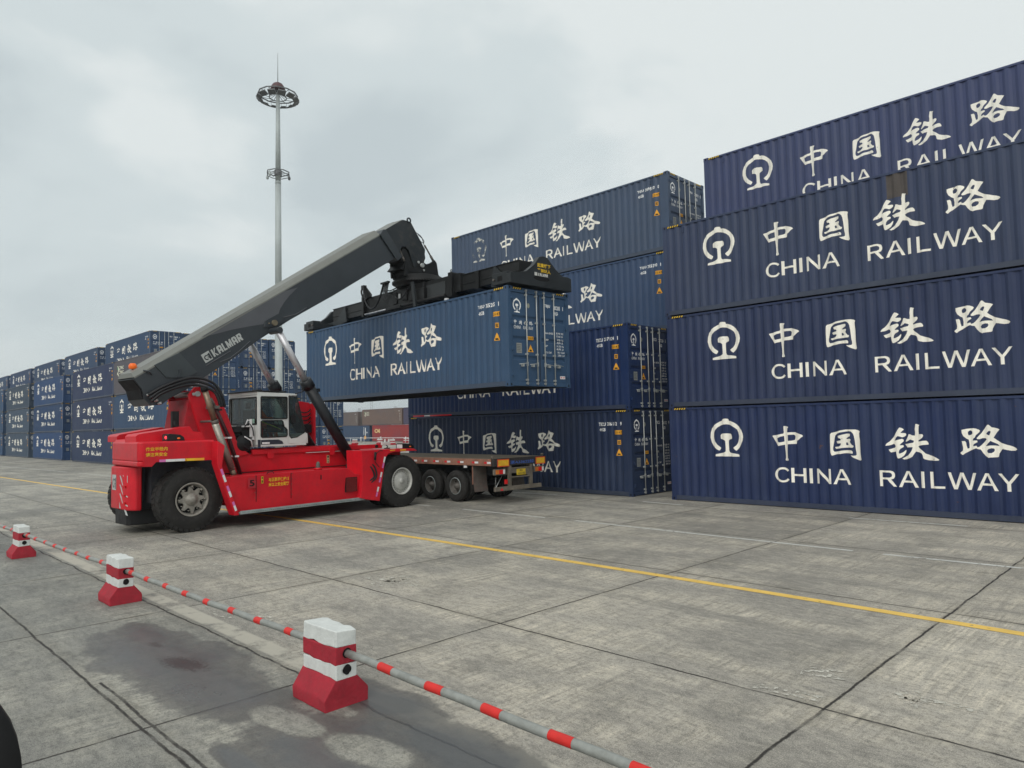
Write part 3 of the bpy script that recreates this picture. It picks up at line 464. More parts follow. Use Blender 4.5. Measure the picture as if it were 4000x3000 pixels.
def make_container(full=True,door=True,text=True,num='TBJU785205',check='1',frame_only=False):
    t=thing('shipping_container','','shipping container')
    P=M['paint']
    f=MB()
    for xx in (0,CL-.15):
        for yy,s in ((0,1),(CW,-1)): f.box(xx,xx+.15,min(yy,yy+s*.12),max(yy,yy+s*.12),.118,CH-.118)
    for yy,s in ((0,1),(CW,-1)):
        f.box(.15,CL-.15,min(yy+s*.004,yy+s*.07),max(yy+s*.004,yy+s*.07),CH-.085,CH-.022)     # top rails
        q=MB(); q.box(.15,CL-.15,min(yy+s*.003,yy+s*.05),max(yy+s*.003,yy+s*.05),.02,.155); q.box(.15,CL-.15,min(yy+s*.05,yy+s*.11),max(yy+s*.05,yy+s*.11),.02,.035); q.build('bottom_rail',P,t)
    f.box(.02,.14,.12,CW-.12,CH-.12,CH-.02); f.box(.02,.14,.12,CW-.12,.02,.155)
    f.box(CL-.11,CL-.004,.12,CW-.12,CH-.165,CH-.02); f.box(CL-.13,CL-.012,.12,CW-.12,.02,.15)
    for k in range(8):   # hinge lugs
        z=.30+(k%4)*.74; yy=.105 if k<4 else CW-.165
        f.box(CL-.02,CL+.035,yy,yy+.06,z,z+.10)
    fr=f.build('frame',P,t,bevel=.006 if full else 0)
    b=MB()
    for s in range(22): b.box(.15+.54*s+.1,.15+.54*s+.16,.06,CW-.06,.03,.14)
    b.box(.15,CL-.15,.06,CW-.06,.14,.15); b.build('floor',M['under'],t)
    corr_wall(0,1).build('side_wall',P,t); corr_wall(CW,-1).build('side_wall',P,t)
    r=MB(); xs=[.12+.18*i for i in range(67)]; vs=[]
    for i,xx in enumerate(xs): z=CH-.012 if i%2 else CH-.032; vs+=[(min(xx,CL-.1),.05,z),(min(xx,CL-.1),CW-.05,z)]
    r.add(vs,[(2*i,2*i+1,2*i+3,2*i+2) for i in range(len(xs)-1)]); r.build('roof',P,t)
    ew=MB(); ys=[.12];yy=.16
    prof=[]
    while yy<CW-.3: prof+=[(yy,.02),(yy+.07,.02),(yy+.12,.06),(yy+.19,.06)]; yy+=.25
    prof=[(.1,.02)]+prof+[(CW-.1,.02)]; vs=[]
    for p in prof: vs+=[(p[1],p[0],.15),(p[1],p[0],CH-.11)]
    ew.add(vs,[(2*i,2*i+1,2*i+3,2*i+2) for i in range(len(prof)-1)])
    if not door:
        vs=[(CL-a,bb,c) for a,bb,c in vs]; ew.add(vs,[(2*i,2*i+1,2*i+3,2*i+2) for i in range(len(prof)-1)])
    ew.build('end_wall',P,t)
    if full:
        for xx in (0,CL):
            for yy in (0,CW):
                for zz in (0,CH):
                    c=MB(); a0=-.003 if xx==0 else CL-.165; b0=-.003 if yy==0 else CW-.159; c0=0 if zz==0 else CH-.118
                    c.box(a0,a0+.168,b0,b0+.162,c0,c0+.118)
                    xc=a0+.084; zc=c0+.059; pts=[(math.cos(q*math.pi/6)*.026,math.sin(q*math.pi/6)*.04) for q in range(12)]
                    yf=b0-.0015 if yy==0 else b0+.1635
                    c.add([(xc+p[0],yf,zc+p[1]) for p in pts],[list(range(12))],1)
                    xf=a0-.0015 if xx==0 else a0+.1695
                    c.add([(xf,b0+.081+p[0],zc+p[1]) for p in pts],[list(range(12))],1)
                    c.build('corner_casting',[P,M['dark']],t)
        hz=[M['yellow'],M['black']]
        def hazard(mp,L,h=.052):
            sh=[(rect(0,L,0,h),1)]; k=0
            while k*.085+.06<L: sh.append((([(k*.085+.005,0),(k*.085+.047,0),(k*.085+.077,h),(k*.085+.035,h)],[[0,1,2,3]]),0)); k+=1
            return sh
        hm=[mat('hazard_yellow',(.72,.47,.05),.6,0,.08,9),M['black']]
        decal('hazard_stripe',[(s,0 if m==0 else 1) for s,m in hazard(None,.42)],lambda x,y:(.175+x,.001-(.002 if False else 0)-.0005*0-.0012,CH-.08+y),hm,t)
        decal('hazard_stripe',[(s,m) for s,m in hazard(None,.42)],lambda x,y:(CL-.60+x,-.0012,CH-.08+y),hm,t)
        if door:
            decal('hazard_stripe',[(s,m) for s,m in hazard(None,.36)],lambda x,y:(CL-.001,.20+x,CH-.08+y),hm,t)
            decal('hazard_stripe',[(s,m) for s,m in hazard(None,.34)],lambda x,y:(CL-.001,CW-.54+x,CH-.08+y),hm,t)
    if door:
        DX=CL-.035
        for k,(y0,y1) in enumerate(((.125,1.262),(1.288,CW-.125))):
            d=MB(); A,Bz=.155,CH-.17
            prof=[(DX,A),(DX,A+.62),(DX-.035,A+.645),(DX-.035,A+.70),(DX,A+.76),(DX,A+1.17),(DX-.035,A+1.195),(DX-.035,A+1.25),(DX,A+1.31),(DX,A+1.78),(DX-.035,A+1.805),(DX-.035,A+1.86),(DX,A+1.92),(DX,Bz)]
            ya,yb=y0+.07,y1-.07; vs=[]
            for px,pz in prof: vs+=[(px,ya,pz),(px,yb,pz)]
            d.add(vs,[(2*i,2*i+1,2*i+3,2*i+2) for i in range(len(prof)-1)])
            d.box(DX-.04,DX+.006,y0,ya,A,Bz); d.box(DX-.04,DX+.006,yb,y1,A,Bz)
            dr=d.build('door',P,t)
            for q,yb_ in enumerate(((.70,1.12),(1.44,1.86))[k]):
                lb=MB(); lb.tube([(CL+.03,yb_,.05),(CL+.03,yb_,CH-.06)],.017,8)
                for z in (.10,.20,.95,1.88,CH-.22,CH-.09): lb.box(CL-.03,CL+.045,yb_-.03,yb_+.03,z-.025,z+.025)
                lb.build('locking_bar',M['steel'],dr)
                h=MB(); s=-1 if k==0 else 1
                h.tube([(CL+.05,yb_,.66),(CL+.055,yb_+s*.10,.67),(CL+.05,yb_+s*.34,.64)],.011,6); h.box(CL-.02,CL+.05,yb_+s*.14,yb_+s*.22,.58,.66); h.box(CL+.01,CL+.055,yb_-.02,yb_+.02,.60,.72)
                h.build('handle',M['steel'],dr)
            if text:
                mp=lambda x,y:(DX+.0045,x,y); mp2=lambda x,y:(DX+.0045,x,y)
                if k==0:
                    def sh(gl,x0,x1,z0,z1): return fit(gl,x0,x1,z0,z1)
                    decal('emblem',[(fit(merge(*[e[0] for e in emb]),.22,.54,2.14,2.56),0)],mp,[M['white']],dr)
                    hz_=merge(*[q[0] for q in hanzi]); hv=[((x-3.3)/5.76*.78+.235,(z-1.3)/.96*.14+1.79) for x,z in hz_[0]]
                    lt=merge(*[q[0] for q in latin]); lv=[((x-3.3)/5.76*.78+.235,(z-.69)/.42*.095+1.67) for x,z in lt[0]]
                    decal('chinese_lettering',[((hv,hz_[1]),0)],mp,[M['white']],dr); decal('latin_lettering',[((lv,lt[1]),0)],mp,[M['white']],dr)
                    decal('round_seal',[(([(.84+.055*math.cos(q*.5236),2.38+.075*math.sin(q*.5236)) for q in range(12)],[list(range(12))]),0)],mp,[mat('grey_seal',(.30,.31,.25),.6)],dr)
                    decal('data_plate',[(rect(.33,.54,.97,1.26),0)]+lines(.35,.52,1.0,1.23,5),mp,[mat('grey_plate',(.26,.27,.26),.5),mat('plate_print',(.13,.14,.14),.5)],dr)
                    decal('height_sticker',[(rect(.76,1.02,1.375,1.48),0)]+[(bold('2.55米宽',.775,1.395,.06,.75,1.0,.0),1)],lambda x,y:(DX+.0045,x,y),[M['orange'],M['black']],dr)
                    decal('warning_sticker',[(tri(.90,1.02,.24,.22),0)]+lines(.85,.95,1.04,1.09,2),lambda x,y:(DX+.0045,x,y),[M['orange'],M['black']],dr)
                else:
                    decal('serial_number',door_numbers(num,check),mp,[M['white']],dr)
                    decal('weight_table',ddata,mp,[M['white']],dr)
                    decal('inspection_sticker',[(rect(2.13,2.36,.26,.35),0)]+[(rect(2.16,2.20,.285,.325),1),(rect(2.24,2.33,.295,.315),1)],mp,[M['stripew'],M['striper']],dr)
        s=MB(); s.box(DX-.03,DX+.012,1.262,1.288,.16,CH-.17); s.box(DX-.03,DX-.004,1.19,1.36,.17,CH-.18); s.build('door_seal',M['seal'],t)
        hb=MB(); hb.box(CL-.06,CL-.008,.13,CW-.13,CH-.172,CH-.166)
    # side markings
    if text:
        decal('emblem',emb,sidemap(),[M['cream']],t,FOLDS)
        decal('chinese_lettering',hanzi,sidemap(),[M['cream']],t,FOLDS); decal('latin_lettering',latin,sidemap(),[M['cream']],t,FOLDS)
        decal('serial_number',side_numbers(num,check),sidemap(),[M['white']],t,FOLDS)
        decal('height_sticker',[(rect(11.50,11.80,2.06,2.20),0),(bold('2.55米宽',11.515,2.09,.075,.8,1.0,0),1)],lambda x,y:(x,cy(x)-(.004),y),[M['orange'],M['black']],t,FOLDS)
        decal('height_sticker',[(rect(11.62,11.74,1.72,1.87),0)]+lines(11.64,11.72,1.74,1.85,3),lambda x,y:(x,cy(x)-.004,y),[M['orange'],M['black']],t,FOLDS)
        decal('warning_sticker',[(tri(11.67,1.35,.24,.23),0)]+lines(11.62,11.72,1.37,1.42,2),lambda x,y:(x,cy(x)-.004,y),[M['orange'],M['black']],t,FOLDS)
        b=MB(); b.box(11.42,11.46,-.012,.02,2.58,2.74); b.build('tarp_bracket',P,t)
        b=MB(); b.box(.72,.76,-.012,.02,2.58,2.74); b.build('tarp_bracket',P,t)
    return t
for _m in ('black',): pass
# tiny proud offset between sticker and its print
def lift_print(o):
    me=o.data
    for p in me.polygons:
        if p.material_index==1:
            for v in p.vertices:
                if me.vertices[v].co.x>CL-.1: me.vertices[v].co.x+=.0015
                else: me.vertices[v].co.y-=.0015
def setcol(t,col):
    for c in t.children_recursive:
        k=.55 if c.name.startswith('bottom_rail') else 0
        c.color=[a*(1-k)+g*k for a,g in zip(col,(.060,.068,.082,1))]
# numbers differ per container: build one full container per number that can be read
SER={}
base=make_container()
for o in base.children_recursive:
    if o.name.split('.')[0] in ('height_sticker','warning_sticker','inspection_sticker','data_plate','hazard_stripe'):
        me=o.data; i0=0 if o.name.startswith('hazard') else 1
        for p in me.polygons:
            if p.material_index==i0:
                for v in p.vertices:
                    if me.vertices[v].co.x>CL-.1: me.vertices[v].co.x+=.0015
                    else: me.vertices[v].co.y-=.0015
used_base=[False]
def renum(t,num,check):
    for o in list(t.children_recursive):
        if o.name.split('.')[0]=='serial_number':
            par=o.parent; col=tuple(o.color)
            side=par is t
            bpy.data.objects.remove(o)
            if side: decal('serial_number',side_numbers(num,check),sidemap(),[M['white']],par,FOLDS)
            else: decal('serial_number',door_numbers(num,check),lambda x,y:(CL-.035+.0045,x,y),[M['white']],par)
def place(loc,col,label,group,rz=0,sz=1.0,num=None,skip=(),worn=False):
    if not used_base[0]: t=base; used_base[0]=True
    else: t=copy_tree(proto,skip=skip)
    t.location=loc; t.rotation_euler=(0,0,rz); t.scale=(1,1,sz); t['label']=label; t['group']=group; t['category']='shipping container'
    if num: renum(t,*num)
    if worn:
        for o in t.children:
            if o.name.split('.')[0]=='emblem': o.data=o.data.copy(); o.data.materials[0]=M['creamworn']; o['label']='flaking white railway emblem'
    setcol(t,col); return t
proto=base
def jit(col,a=.08):
    k=1+random.uniform(-a,a); return (col[0]*k*(1+random.uniform(-.05,.05)),col[1]*k,col[2]*k*(1+random.uniform(-.04,.04)),1)
TT=2.9
RX,RY=-12.357,19.386; BX,BY=-13.83-CL,19.363; KY=22.03
GR='blue railway containers in the near stacks'
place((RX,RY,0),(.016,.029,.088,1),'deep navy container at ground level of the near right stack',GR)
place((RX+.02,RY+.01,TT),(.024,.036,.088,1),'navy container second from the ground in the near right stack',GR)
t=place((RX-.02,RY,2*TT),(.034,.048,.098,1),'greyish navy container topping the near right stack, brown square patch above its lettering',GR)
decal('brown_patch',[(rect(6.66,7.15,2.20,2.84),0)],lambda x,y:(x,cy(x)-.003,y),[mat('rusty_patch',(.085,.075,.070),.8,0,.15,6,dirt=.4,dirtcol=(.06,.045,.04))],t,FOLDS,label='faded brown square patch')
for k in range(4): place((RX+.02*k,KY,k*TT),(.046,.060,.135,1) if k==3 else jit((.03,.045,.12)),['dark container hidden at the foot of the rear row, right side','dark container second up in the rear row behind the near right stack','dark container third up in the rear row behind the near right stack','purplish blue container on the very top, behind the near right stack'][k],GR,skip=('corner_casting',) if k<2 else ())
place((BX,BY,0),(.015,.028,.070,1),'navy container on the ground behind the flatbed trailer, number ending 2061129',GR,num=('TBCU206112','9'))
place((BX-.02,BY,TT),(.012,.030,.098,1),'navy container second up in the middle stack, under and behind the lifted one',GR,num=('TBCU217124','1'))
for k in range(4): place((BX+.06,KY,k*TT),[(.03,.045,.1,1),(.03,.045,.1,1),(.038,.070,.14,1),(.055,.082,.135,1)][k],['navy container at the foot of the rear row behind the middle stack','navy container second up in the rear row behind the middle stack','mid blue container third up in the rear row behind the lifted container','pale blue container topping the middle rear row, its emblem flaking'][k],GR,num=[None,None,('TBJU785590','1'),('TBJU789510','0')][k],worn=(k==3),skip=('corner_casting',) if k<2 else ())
# lifted container
LN=Vector((-14.169,14.085,3.554)); LA=-.0338
ld=Vector((math.cos(LA),math.sin(LA),0)); LO=LN-ld*CL
lift=place(LO,(.038,.080,.150,1),'faded mid blue container hanging from the spreader of the red handler','container being lifted',rz=LA)
# far block on the left
FG='blue railway containers in the far stacks on the left'
HS=2.72/TT; FZ=2.72; FY=17.3
bays={'C':-74.2,'B':-89.7,'A':-104.1,'Z':-118.4,'Y':-132.6}
SKIP=('corner_casting','tarp_bracket','handle','floor','inspection_sticker','round_seal')
word=['lowest','second up','third up','topmost']
def farc(x0,y,k,label,col=None,skip=SKIP):
    return place((x0,y,k*FZ),col or jit((.028,.055,.12),.22),label,FG,sz=HS,skip=skip)
grey=(.105,.095,.105,1)
# bay nearest the red machine: plain grey top container with other markings
def plain_container(col,label,group,loc,sz=1.0,brand=None,cat='shipping container',L=None):
    t=copy_tree(proto,skip=SKIP+('emblem','chinese_lettering','latin_lettering','serial_number','height_sticker','warning_sticker','hazard_stripe','round_seal','data_plate','weight_table'))
    t.location=loc; t.scale=(1,1,sz); t.rotation_euler=(0,0,0); t['label']=label; t['group']=group; t['category']=cat
    setcol(t,col)
    if brand: brand(t)
    return t
def crec(t):
    gm=mat('logo_green',(.10,.42,.18),.6); cw=mat('logo_cream',(.62,.62,.50),.6)
    decal('emblem',[(polyshape([[(.75,1.75),(1.15,1.55),(1.05,1.9),(1.2,2.1),(1.05,2.45),(.78,2.45),(.92,2.1)]]),0),(rect(.82,1.0,2.15,2.42),1)],sidemap(),[cw,gm],t,FOLDS)
    decal('lettering',[(fit(text2d('CRIC',1,.03),1.15,2.25,2.12,2.40),0),(fit(text2d('CRIC',1,.03),1.15,2.25,1.75,2.02),0)],sidemap(),[cw],t,FOLDS)
    decal('serial_number',[(bold('4510',11.1,2.3,.16),0)]+[(rect(11.5,11.62,.7+.28*i,.86+.28*i),0) for i in range(5)],sidemap(),[M['white']],t,FOLDS)
place_lbl=['navy container at ground level beside the red machine, far left block','navy container under the grey one, behind the boom tail']
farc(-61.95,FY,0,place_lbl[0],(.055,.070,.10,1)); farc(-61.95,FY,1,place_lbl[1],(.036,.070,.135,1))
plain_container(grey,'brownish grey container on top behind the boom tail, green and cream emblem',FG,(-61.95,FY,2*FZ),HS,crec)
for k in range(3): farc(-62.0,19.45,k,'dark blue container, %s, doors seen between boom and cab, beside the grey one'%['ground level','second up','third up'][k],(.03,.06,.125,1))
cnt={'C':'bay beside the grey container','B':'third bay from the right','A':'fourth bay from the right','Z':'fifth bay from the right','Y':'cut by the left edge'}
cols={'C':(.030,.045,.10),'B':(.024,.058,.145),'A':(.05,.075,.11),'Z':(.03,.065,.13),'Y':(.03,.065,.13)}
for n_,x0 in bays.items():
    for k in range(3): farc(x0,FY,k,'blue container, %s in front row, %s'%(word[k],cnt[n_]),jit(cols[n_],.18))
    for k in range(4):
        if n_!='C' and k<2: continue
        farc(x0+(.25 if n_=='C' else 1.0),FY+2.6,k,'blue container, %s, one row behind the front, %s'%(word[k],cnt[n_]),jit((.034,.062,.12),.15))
for r_ in range(2,8):
    for k in range(4 if r_<6 else 3):
        if r_<4 and k<2: continue
        farc(-74.25+.15*(r_%2),FY+2.6*r_,k,'blue container showing doors, %s, %s door stack from the right under the mast'%(word[k],['','','sixth','fifth','fourth','third','second','first'][r_]),jit((.030,.060,.125),.16))
# distant stacks beyond the yard, seen under the lifted container
DG='distant containers seen under the lifted container'
def cai(t):
    decal('lettering',[(fit(text2d('CAI',1,.04),.75,2.35,1.55,2.25),0)],sidemap(),[mat('logo_yellow',(.75,.58,.28),.6)],t,FOLDS)
def small(t):
    decal('serial_number',[(rect(10.3,10.42,1.2,2.6),0),(rect(10.8,10.92,.9,2.5),0),(rect(11.3,11.45,1.5,1.75),0)],sidemap(),[M['white']],t,FOLDS)
    decal('height_sticker',[(rect(10.5,11.1,.45,1.0),0)],sidemap(),[M['orange']],t,FOLDS)
def tex(t): decal('lettering',[(fit(text2d('BEACON',1,.03),.7,3.2,2.3,2.5),0)],sidemap(),[M['white']],t,FOLDS)
plain_container((.30,.045,.045,1),'faded red container on the ground, cream letters near its left end',DG,(-107.6,72,0),1,cai)
plain_container((.045,.075,.135,1),'dull blue container on the ground left of the red one',DG,(-120.7,72,0),1,small)
plain_container((.17,.12,.10,1),'brown container on top of the red one, pale emblem',DG,(-110.8,72,2.9),1,crec)
plain_container((.15,.12,.11,1),'lower brown container behind the lamp mast side, on top of the blue one',DG,(-124.4,72,2.9),.89,crec)
plain_container((.085,.075,.125,1),'dull purple container at the right end of the distant top tier',DG,(-98.2,72,2.9),1)
plain_container((.05,.10,.28,1),'bright blue container peeking over the distant brown stack',DG,(-163,95,2.9),1)
plain_container((.35,.07,.05,1),'orange red container peeking over the distant brown stack',DG,(-150,95,2.9),1)
# ---------------------------------------------------------------- reach stacker (local frame: x right side, y forward)
rs=thing('reach_stacker','red reach stacker with dark grey boom holding a container over a flatbed','container handler',(-19.45,5.5,0),R(4.8))
RED,RS2=M['red'],M['redshade']
HW=1.65
# rear counterweight, upper
b=MB()
lo=[(1.65,-.05),(1.58,-.14),(.5,.0),(-.5,.1),(-1.1,.4),(-1.62,1.0),(-1.65,1.7),(1.65,1.7)]
b.prism(lo,'z',1.78,2.25); b.prism([(1.65,-.05),(1.58,-.14),(.5,.0),(-.5,.1),(-1.1,.4),(-1.1,.5),(.5,.16),(1.60,.16)],'z',1.66,1.80)
cwu=b.build('counterweight',RED,rs,bevel=.05)
b=MB()  # near hump and far hump with a valley between
for a0,a1,off in ((.52,1.15,0),(-1.15,-.55,.22)):
    b.prism([(.0+off,2.24),(.0+off,2.38),(.06+off,2.43),(1.30+off*.3,2.60),(1.38+off*.3,2.47),(1.60,2.45),(1.70,2.24)],'x',a0,a1)
b.prism([(.15,2.24),(.2,2.30),(1.6,2.42),(1.7,2.24)],'x',-.55,.52)
b.build('engine_hood',RED,rs,bevel=.035)
# recessed scoop on rear face
b=MB(); b.prism([(.45,-.012),(-.42,.075),(-.42,.06),(.45,-.03)],'z',1.78,2.20); 
b=MB()  # rear side skirt: shape above the rear wheel
b.prism([(-.04,1.68),(.16,1.66),(.26,1.765),(1.66,1.745),(1.83,1.62),(1.65,2.20),(.0,2.20)],'x',1.50,1.655); 
b.prism([(.55,1.66),(1.66,1.72),(1.83,1.60),(1.63,2.23),(.8,2.25)],'x',-1.655,-1.50); b.build('rear_fender',RED,rs)
b=MB(); b.prism([(.85,.13),(.80,.10),(.5,.02),(-.5,.08),(-.85,.25),(-.85,.4),(.85,.28)],'z',.58,1.64); b.build('rear_panel',RED,rs,bevel=.04)
b=MB(); b.prism([(.56,.12),(.50,.06),(-.22,.08),(-.5,.2),(-.6,1.0),(.7,1.0)],'z',.22,.58); b.build('ballast_block',M['black'],rs,bevel=.02)
b=MB(); b.box(-.95,.95,.45,2.1,.75,1.77); b.box(-.55,.55,.4,2.4,.45,1.65); b.box(-1.45,1.45,1.05,1.25,.65,.95); b.build('rear_axle_frame',M['under'],rs)
# rear panel markings : plane through (.5,.02)-(-.5,.08) and (.85,.13)-(.5,.02)
ang=math.atan2(.06,1.0)
def rearmap(x,y): # x = a coordinate
    if x<=.5: return (x,.02+(.5-x)*.06-.006,y)
    return (x,.02+(x-.5)*.26-.006,y)
def elephant(x0,y0,s):
    # round-headed trunk mark: ring arc, head block and tusk
    out=[]; cx_,cy_=.40,.45
    ring=[]; 
    for i in range(15):
        t=R(60+i*17); ring.append((cx_+.30*math.cos(t),cy_+.30*math.sin(t)))
    inner=[]
    for i in range(15):
        t=R(60+i*17); inner.append((cx_+.17*math.cos(t),cy_+.17*math.sin(t)))
    out.append(polyshape([ring+inner[::-1]]))
    out.append(polyshape([[(.44,.74),(.62,.70),(.80,.80),(.92,.80),(.92,.10),(.70,.10),(.66,.28),(.60,.36),(.50,.42),(.58,.50),(.68,.44),(.76,.46),(.64,.58),(.52,.62)]]))
    return [([(x0+a*s,y0+c*s) for a,c in vs],fs) for vs,fs in out]
GW=mat('grey_white_mark',(.42,.44,.43),.6,0,.1,8)
dk=M['dark']
decal('emblem_plate',[(rect(-.42,-.12,1.05,1.43),0)]+[(([(-.42+(a+.02)*.30,1.05+c*.42-.01) for a,c in vs],fs),1) for vs,fs in elephant(0,0,.95)],lambda x,y:rearmap(x,y),[GW,dk],rs)
for o in [rs.children[-1]]:
    for p in o.data.polygons:
        if p.material_index==1:
            for v in p.vertices: o.data.vertices[v].co.y-=.002
decal('chevron_stripes',[(polyshape([[(.12,z),(.20,z),(.62,z-.52),(.62,z-.34) if 0 else (.54,z-.50)]]),0) for z in (1.42,1.20,.98)]+[(polyshape([[(.34,1.43),(.60,1.43),(.60,1.25)]]),0),(polyshape([[(.12,.62),(.12,.78),(.24,.62)]]),0)],rearmap,[GW],rs)
b=MB(); 
for z in (1.16,.94,.76): b.lathe([(0,.028),(.02,.028),(.02,0.001)],'y',(.52,.0,z),10)
b.build('reflector',M['redlens'],rs)
# side boxes
b=MB(); b.prism([(2.20,.35),(1.82,1.31),(5.55,1.31),(5.80,1.12),(6.05,1.10),(5.93,.42),(5.90,.40)],'x',1.35,1.95)
for y0,y1 in ((2.05,2.64),(2.66,3.66),(3.68,5.86)): pass
o=b.build('side_box',RED,rs,bevel=.018)
# lower chamfer on side box: pull in the low edge
for v in o.data.vertices:
    if v.co.z<.5 and v.co.x>1.9: v.co.x-=.10
b=MB()
for y in (2.65,3.67): b.box(1.945,1.957,y-.006,y+.006,.62,1.30)
b.build('panel_joint',M['dark'],rs)
b=MB(); b.prism([(2.10,.36),(1.86,1.33),(5.5,1.33),(5.9,.42)],'x',-1.95,-1.35); b.build('side_box',RED,rs,bevel=.018)
b=MB(); b.box(1.50,1.99,2.2,6.12,.345,.395); b.box(1.955,1.985,2.2,6.12,.395,.43); o=b.build('step_bar',M['step'],rs,bevel=.006)
b=MB()
for i in range(60): b.box(1.984,1.992,2.5+i*.055,2.53+i*.055,.372,.385)
b.build('step_tread',M['dark'],rs)
b=MB(); b.box(-1.99,-1.5,2.2,6.12,.345,.395); b.build('step_bar',M['step'],rs)
# rear pillar strip
for s in (1,-1):
    b=MB(); b.prism([(1.62,2.22),(1.60,1.66),(2.06,.33),(2.19,.33),(1.73,1.60),(1.80,2.1)],'x',min(1.66*s,1.955*s),max(1.66*s,1.955*s)); b.build('rear_pillar',RED,rs,bevel=.015)
def tape(parent,path,mats=('stripep','stripew')):
    pass
def sidetape(x,pts,wd,seq):
    # pts: two ends (y,z); seq of (t0,t1,mat)
    (y0,z0),(y1,z1)=pts; L=math.hypot(y1-y0,z1-z0); d=((y1-y0)/L,(z1-z0)/L); n=(-d[1],d[0])
    for t0,t1,mm in seq:
        q=[(y0+d[0]*L*t+n[0]*wd*s,z0+d[1]*L*t+n[1]*wd*s) for t,s in ((t0,-.5),(t1,-.5),(t1,.5),(t0,.5))]
        b=MB(); b.add([(x,a,c) for a,c in q],[(0,1,2,3)]); b.build('reflective_tape',M[mm],rs)
sidetape(1.960,[(1.70,1.52),(2.08,.50)],.06,[(0,.15,'stripep'),(.15,.32,'stripew'),(.42,.56,'stripep'),(.56,.70,'stripew'),(.82,.92,'stripep'),(.92,1.05,'stripew')])
sidetape(1.660,[(.33,1.79),(1.42,1.78)],.06,[(0,.14,'stripep'),(.14,.56,'stripew'),(.57,.78,'yellow'),(.78,1.0,'orange')])
# main frame and deck
b=MB(); b.prism([(1.0,.55),(1.0,1.3),(1.9,1.4),(2.2,2.2),(2.7,2.5),(2.95,2.0),(3.2,1.80),(6.6,1.76),(7.0,1.7),(7.0,.6)],'x',-.60,.60)
b.prism([(5.6,.6),(5.6,1.15),(6.95,1.55),(6.95,1.765),(8.08,1.765),(8.08,.6)],'x',-1.32,1.32) if 0 else b.box(-1.32,1.32,6.93,8.08,1.35,1.765)
b.box(-1.35,1.35,2.3,6.6,.5,1.10)
b.build('main_frame',RED,rs,bevel=.012)
b=MB(); b.box(.60,.68,3.27,7.85,1.795,1.925); b.box(-.68,-.60,3.27,7.85,1.795,1.925); b.box(-.64,.64,3.3,7.0,1.77,1.80)
o=b.build('deck_rail',RED,rs,bevel=.008)
b=MB(); b.box(.601,.675,5.0,6.75,1.762,1.776); b.build('deck_edge_strip',M['stripew'],rs)
for y in (3.72,5.80):
    b=MB(); b.prism([(y,1.90),(y+.20,1.90),(y+.20,1.72),(y+.17,1.66),(y+.03,1.66),(y,1.72)],'x',.68,.695); b.build('hinge_plate',RED,rs,bevel=.006)
b=MB(); b.box(.60,.612,2.2,6.5,1.30,1.325); b.build('ledge_shade_strip',M['dark'],rs)  # dark strip painting the shade line above the side box ledge
for y0,ys in ((2.62,5),(3.70,5),(5.83,3)):
    for k in range(ys):
        q=MB(); q.lathe([(0,.011),(.008,.009),(.009,.001)],'x',(1.95,y0+.0,.72+k*.14),8); q.build('bolt',M['rimdark'],rs)
# front fender
for s in (1,-1):
    b=MB(); P_=[(5.95,1.80),(7.98,1.785),(8.14,1.71),(7.72,1.715),(7.15,1.70),(6.95,1.66),(6.84,1.55),(6.60,.27),(6.14,.36),(5.90,.42),(5.98,1.0)]
    b.prism([(y,z) for y,z in P_],'x',min(s*1.32,s*2.06),max(s*1.32,s*2.06)); b.build('front_fender',RED,rs,bevel=.015)
sidetape(2.066,[(6.82,1.58),(6.50,.50)],.062,[(0,.16,'stripew'),(.17,.31,'stripep'),(.42,.56,'stripew'),(.57,.70,'stripep'),(.82,.95,'stripew'),(.96,1.08,'stripep')])
b=MB(); b.add([(2.066,7.02,1.74),(2.066,7.22,1.75),(2.066,7.22,1.785 if 0 else 1.775),(2.066,7.02,1.775)],[(0,1,2,3)]); b.build('warning_sticker',M['orange'],rs)
b=MB(); b.add([(2.066,7.42,1.735),(2.066,7.66,1.735),(2.066,7.66,1.775),(2.066,7.42,1.775)],[(0,1,2,3)]); b.build('warning_sticker',M['orange'],rs)
# writing on the side
SY=M['yellow']
def sidetext(name,items,x,mats):
    # items: (body,y0,y1,z0,z1,mi)
    sh=[((fit(text2d(bd,1,.02),y0,y1,z0,z1) if bd else rect(y0,y1,z0,z1)),mi) for bd,y0,y1,z0,z1,mi in items]
    o=decal(name,sh,lambda a,c:(x,a,c),mats,rs)
    for p in o.data.polygons:
        if p.material_index==1:
            for v in p.vertices: o.data.vertices[v].co.x+=.002
    return o
sidetext('warning_lettering',[('作业半径内',.02,.52,2.03,2.12,0)],1.661,[SY]); sidetext('warning_lettering',[('请注意安全',.02,.52,1.90,1.99,0)],1.661,[SY])
sidetext('warning_lettering',[('与正面吊保持15',3.0,3.60,1.11,1.21,0)],1.958,[SY]); sidetext('warning_lettering',[('米以上安全距离',3.0,3.60,.98,1.08,0)],1.958,[SY])
sidetext('fleet_number',[('',2.42,2.66 if 0 else 2.64,.98,1.24,0),('5',2.46,2.60,1.03,1.19,1)],1.958,[mat('dark_stencil_red',(.38,.02,.03),.5),M['dark']])
sidetext('safety_sticker',[('',2.79,2.85,1.08,1.26,0),('',2.805,2.835,1.20,1.24,1),('',2.805,2.835,1.10,1.16,1)],1.958,[M['tyellow'],M['dark']])
o=sidetext('safety_sticker',[('',5.76,5.85,1.42,1.66,0),('',5.78,5.83,1.58,1.64,1),('',5.79,5.82,1.50,1.55,1),('',5.79,5.82,1.43,1.48,1)],.605,[mat('cream_sticker',(.5,.46,.25),.6),M['dark']])
b=MB()
for i in range(13): b.box(1.945,1.962,5.47,5.84,.63+i*.031,.645+i*.031)
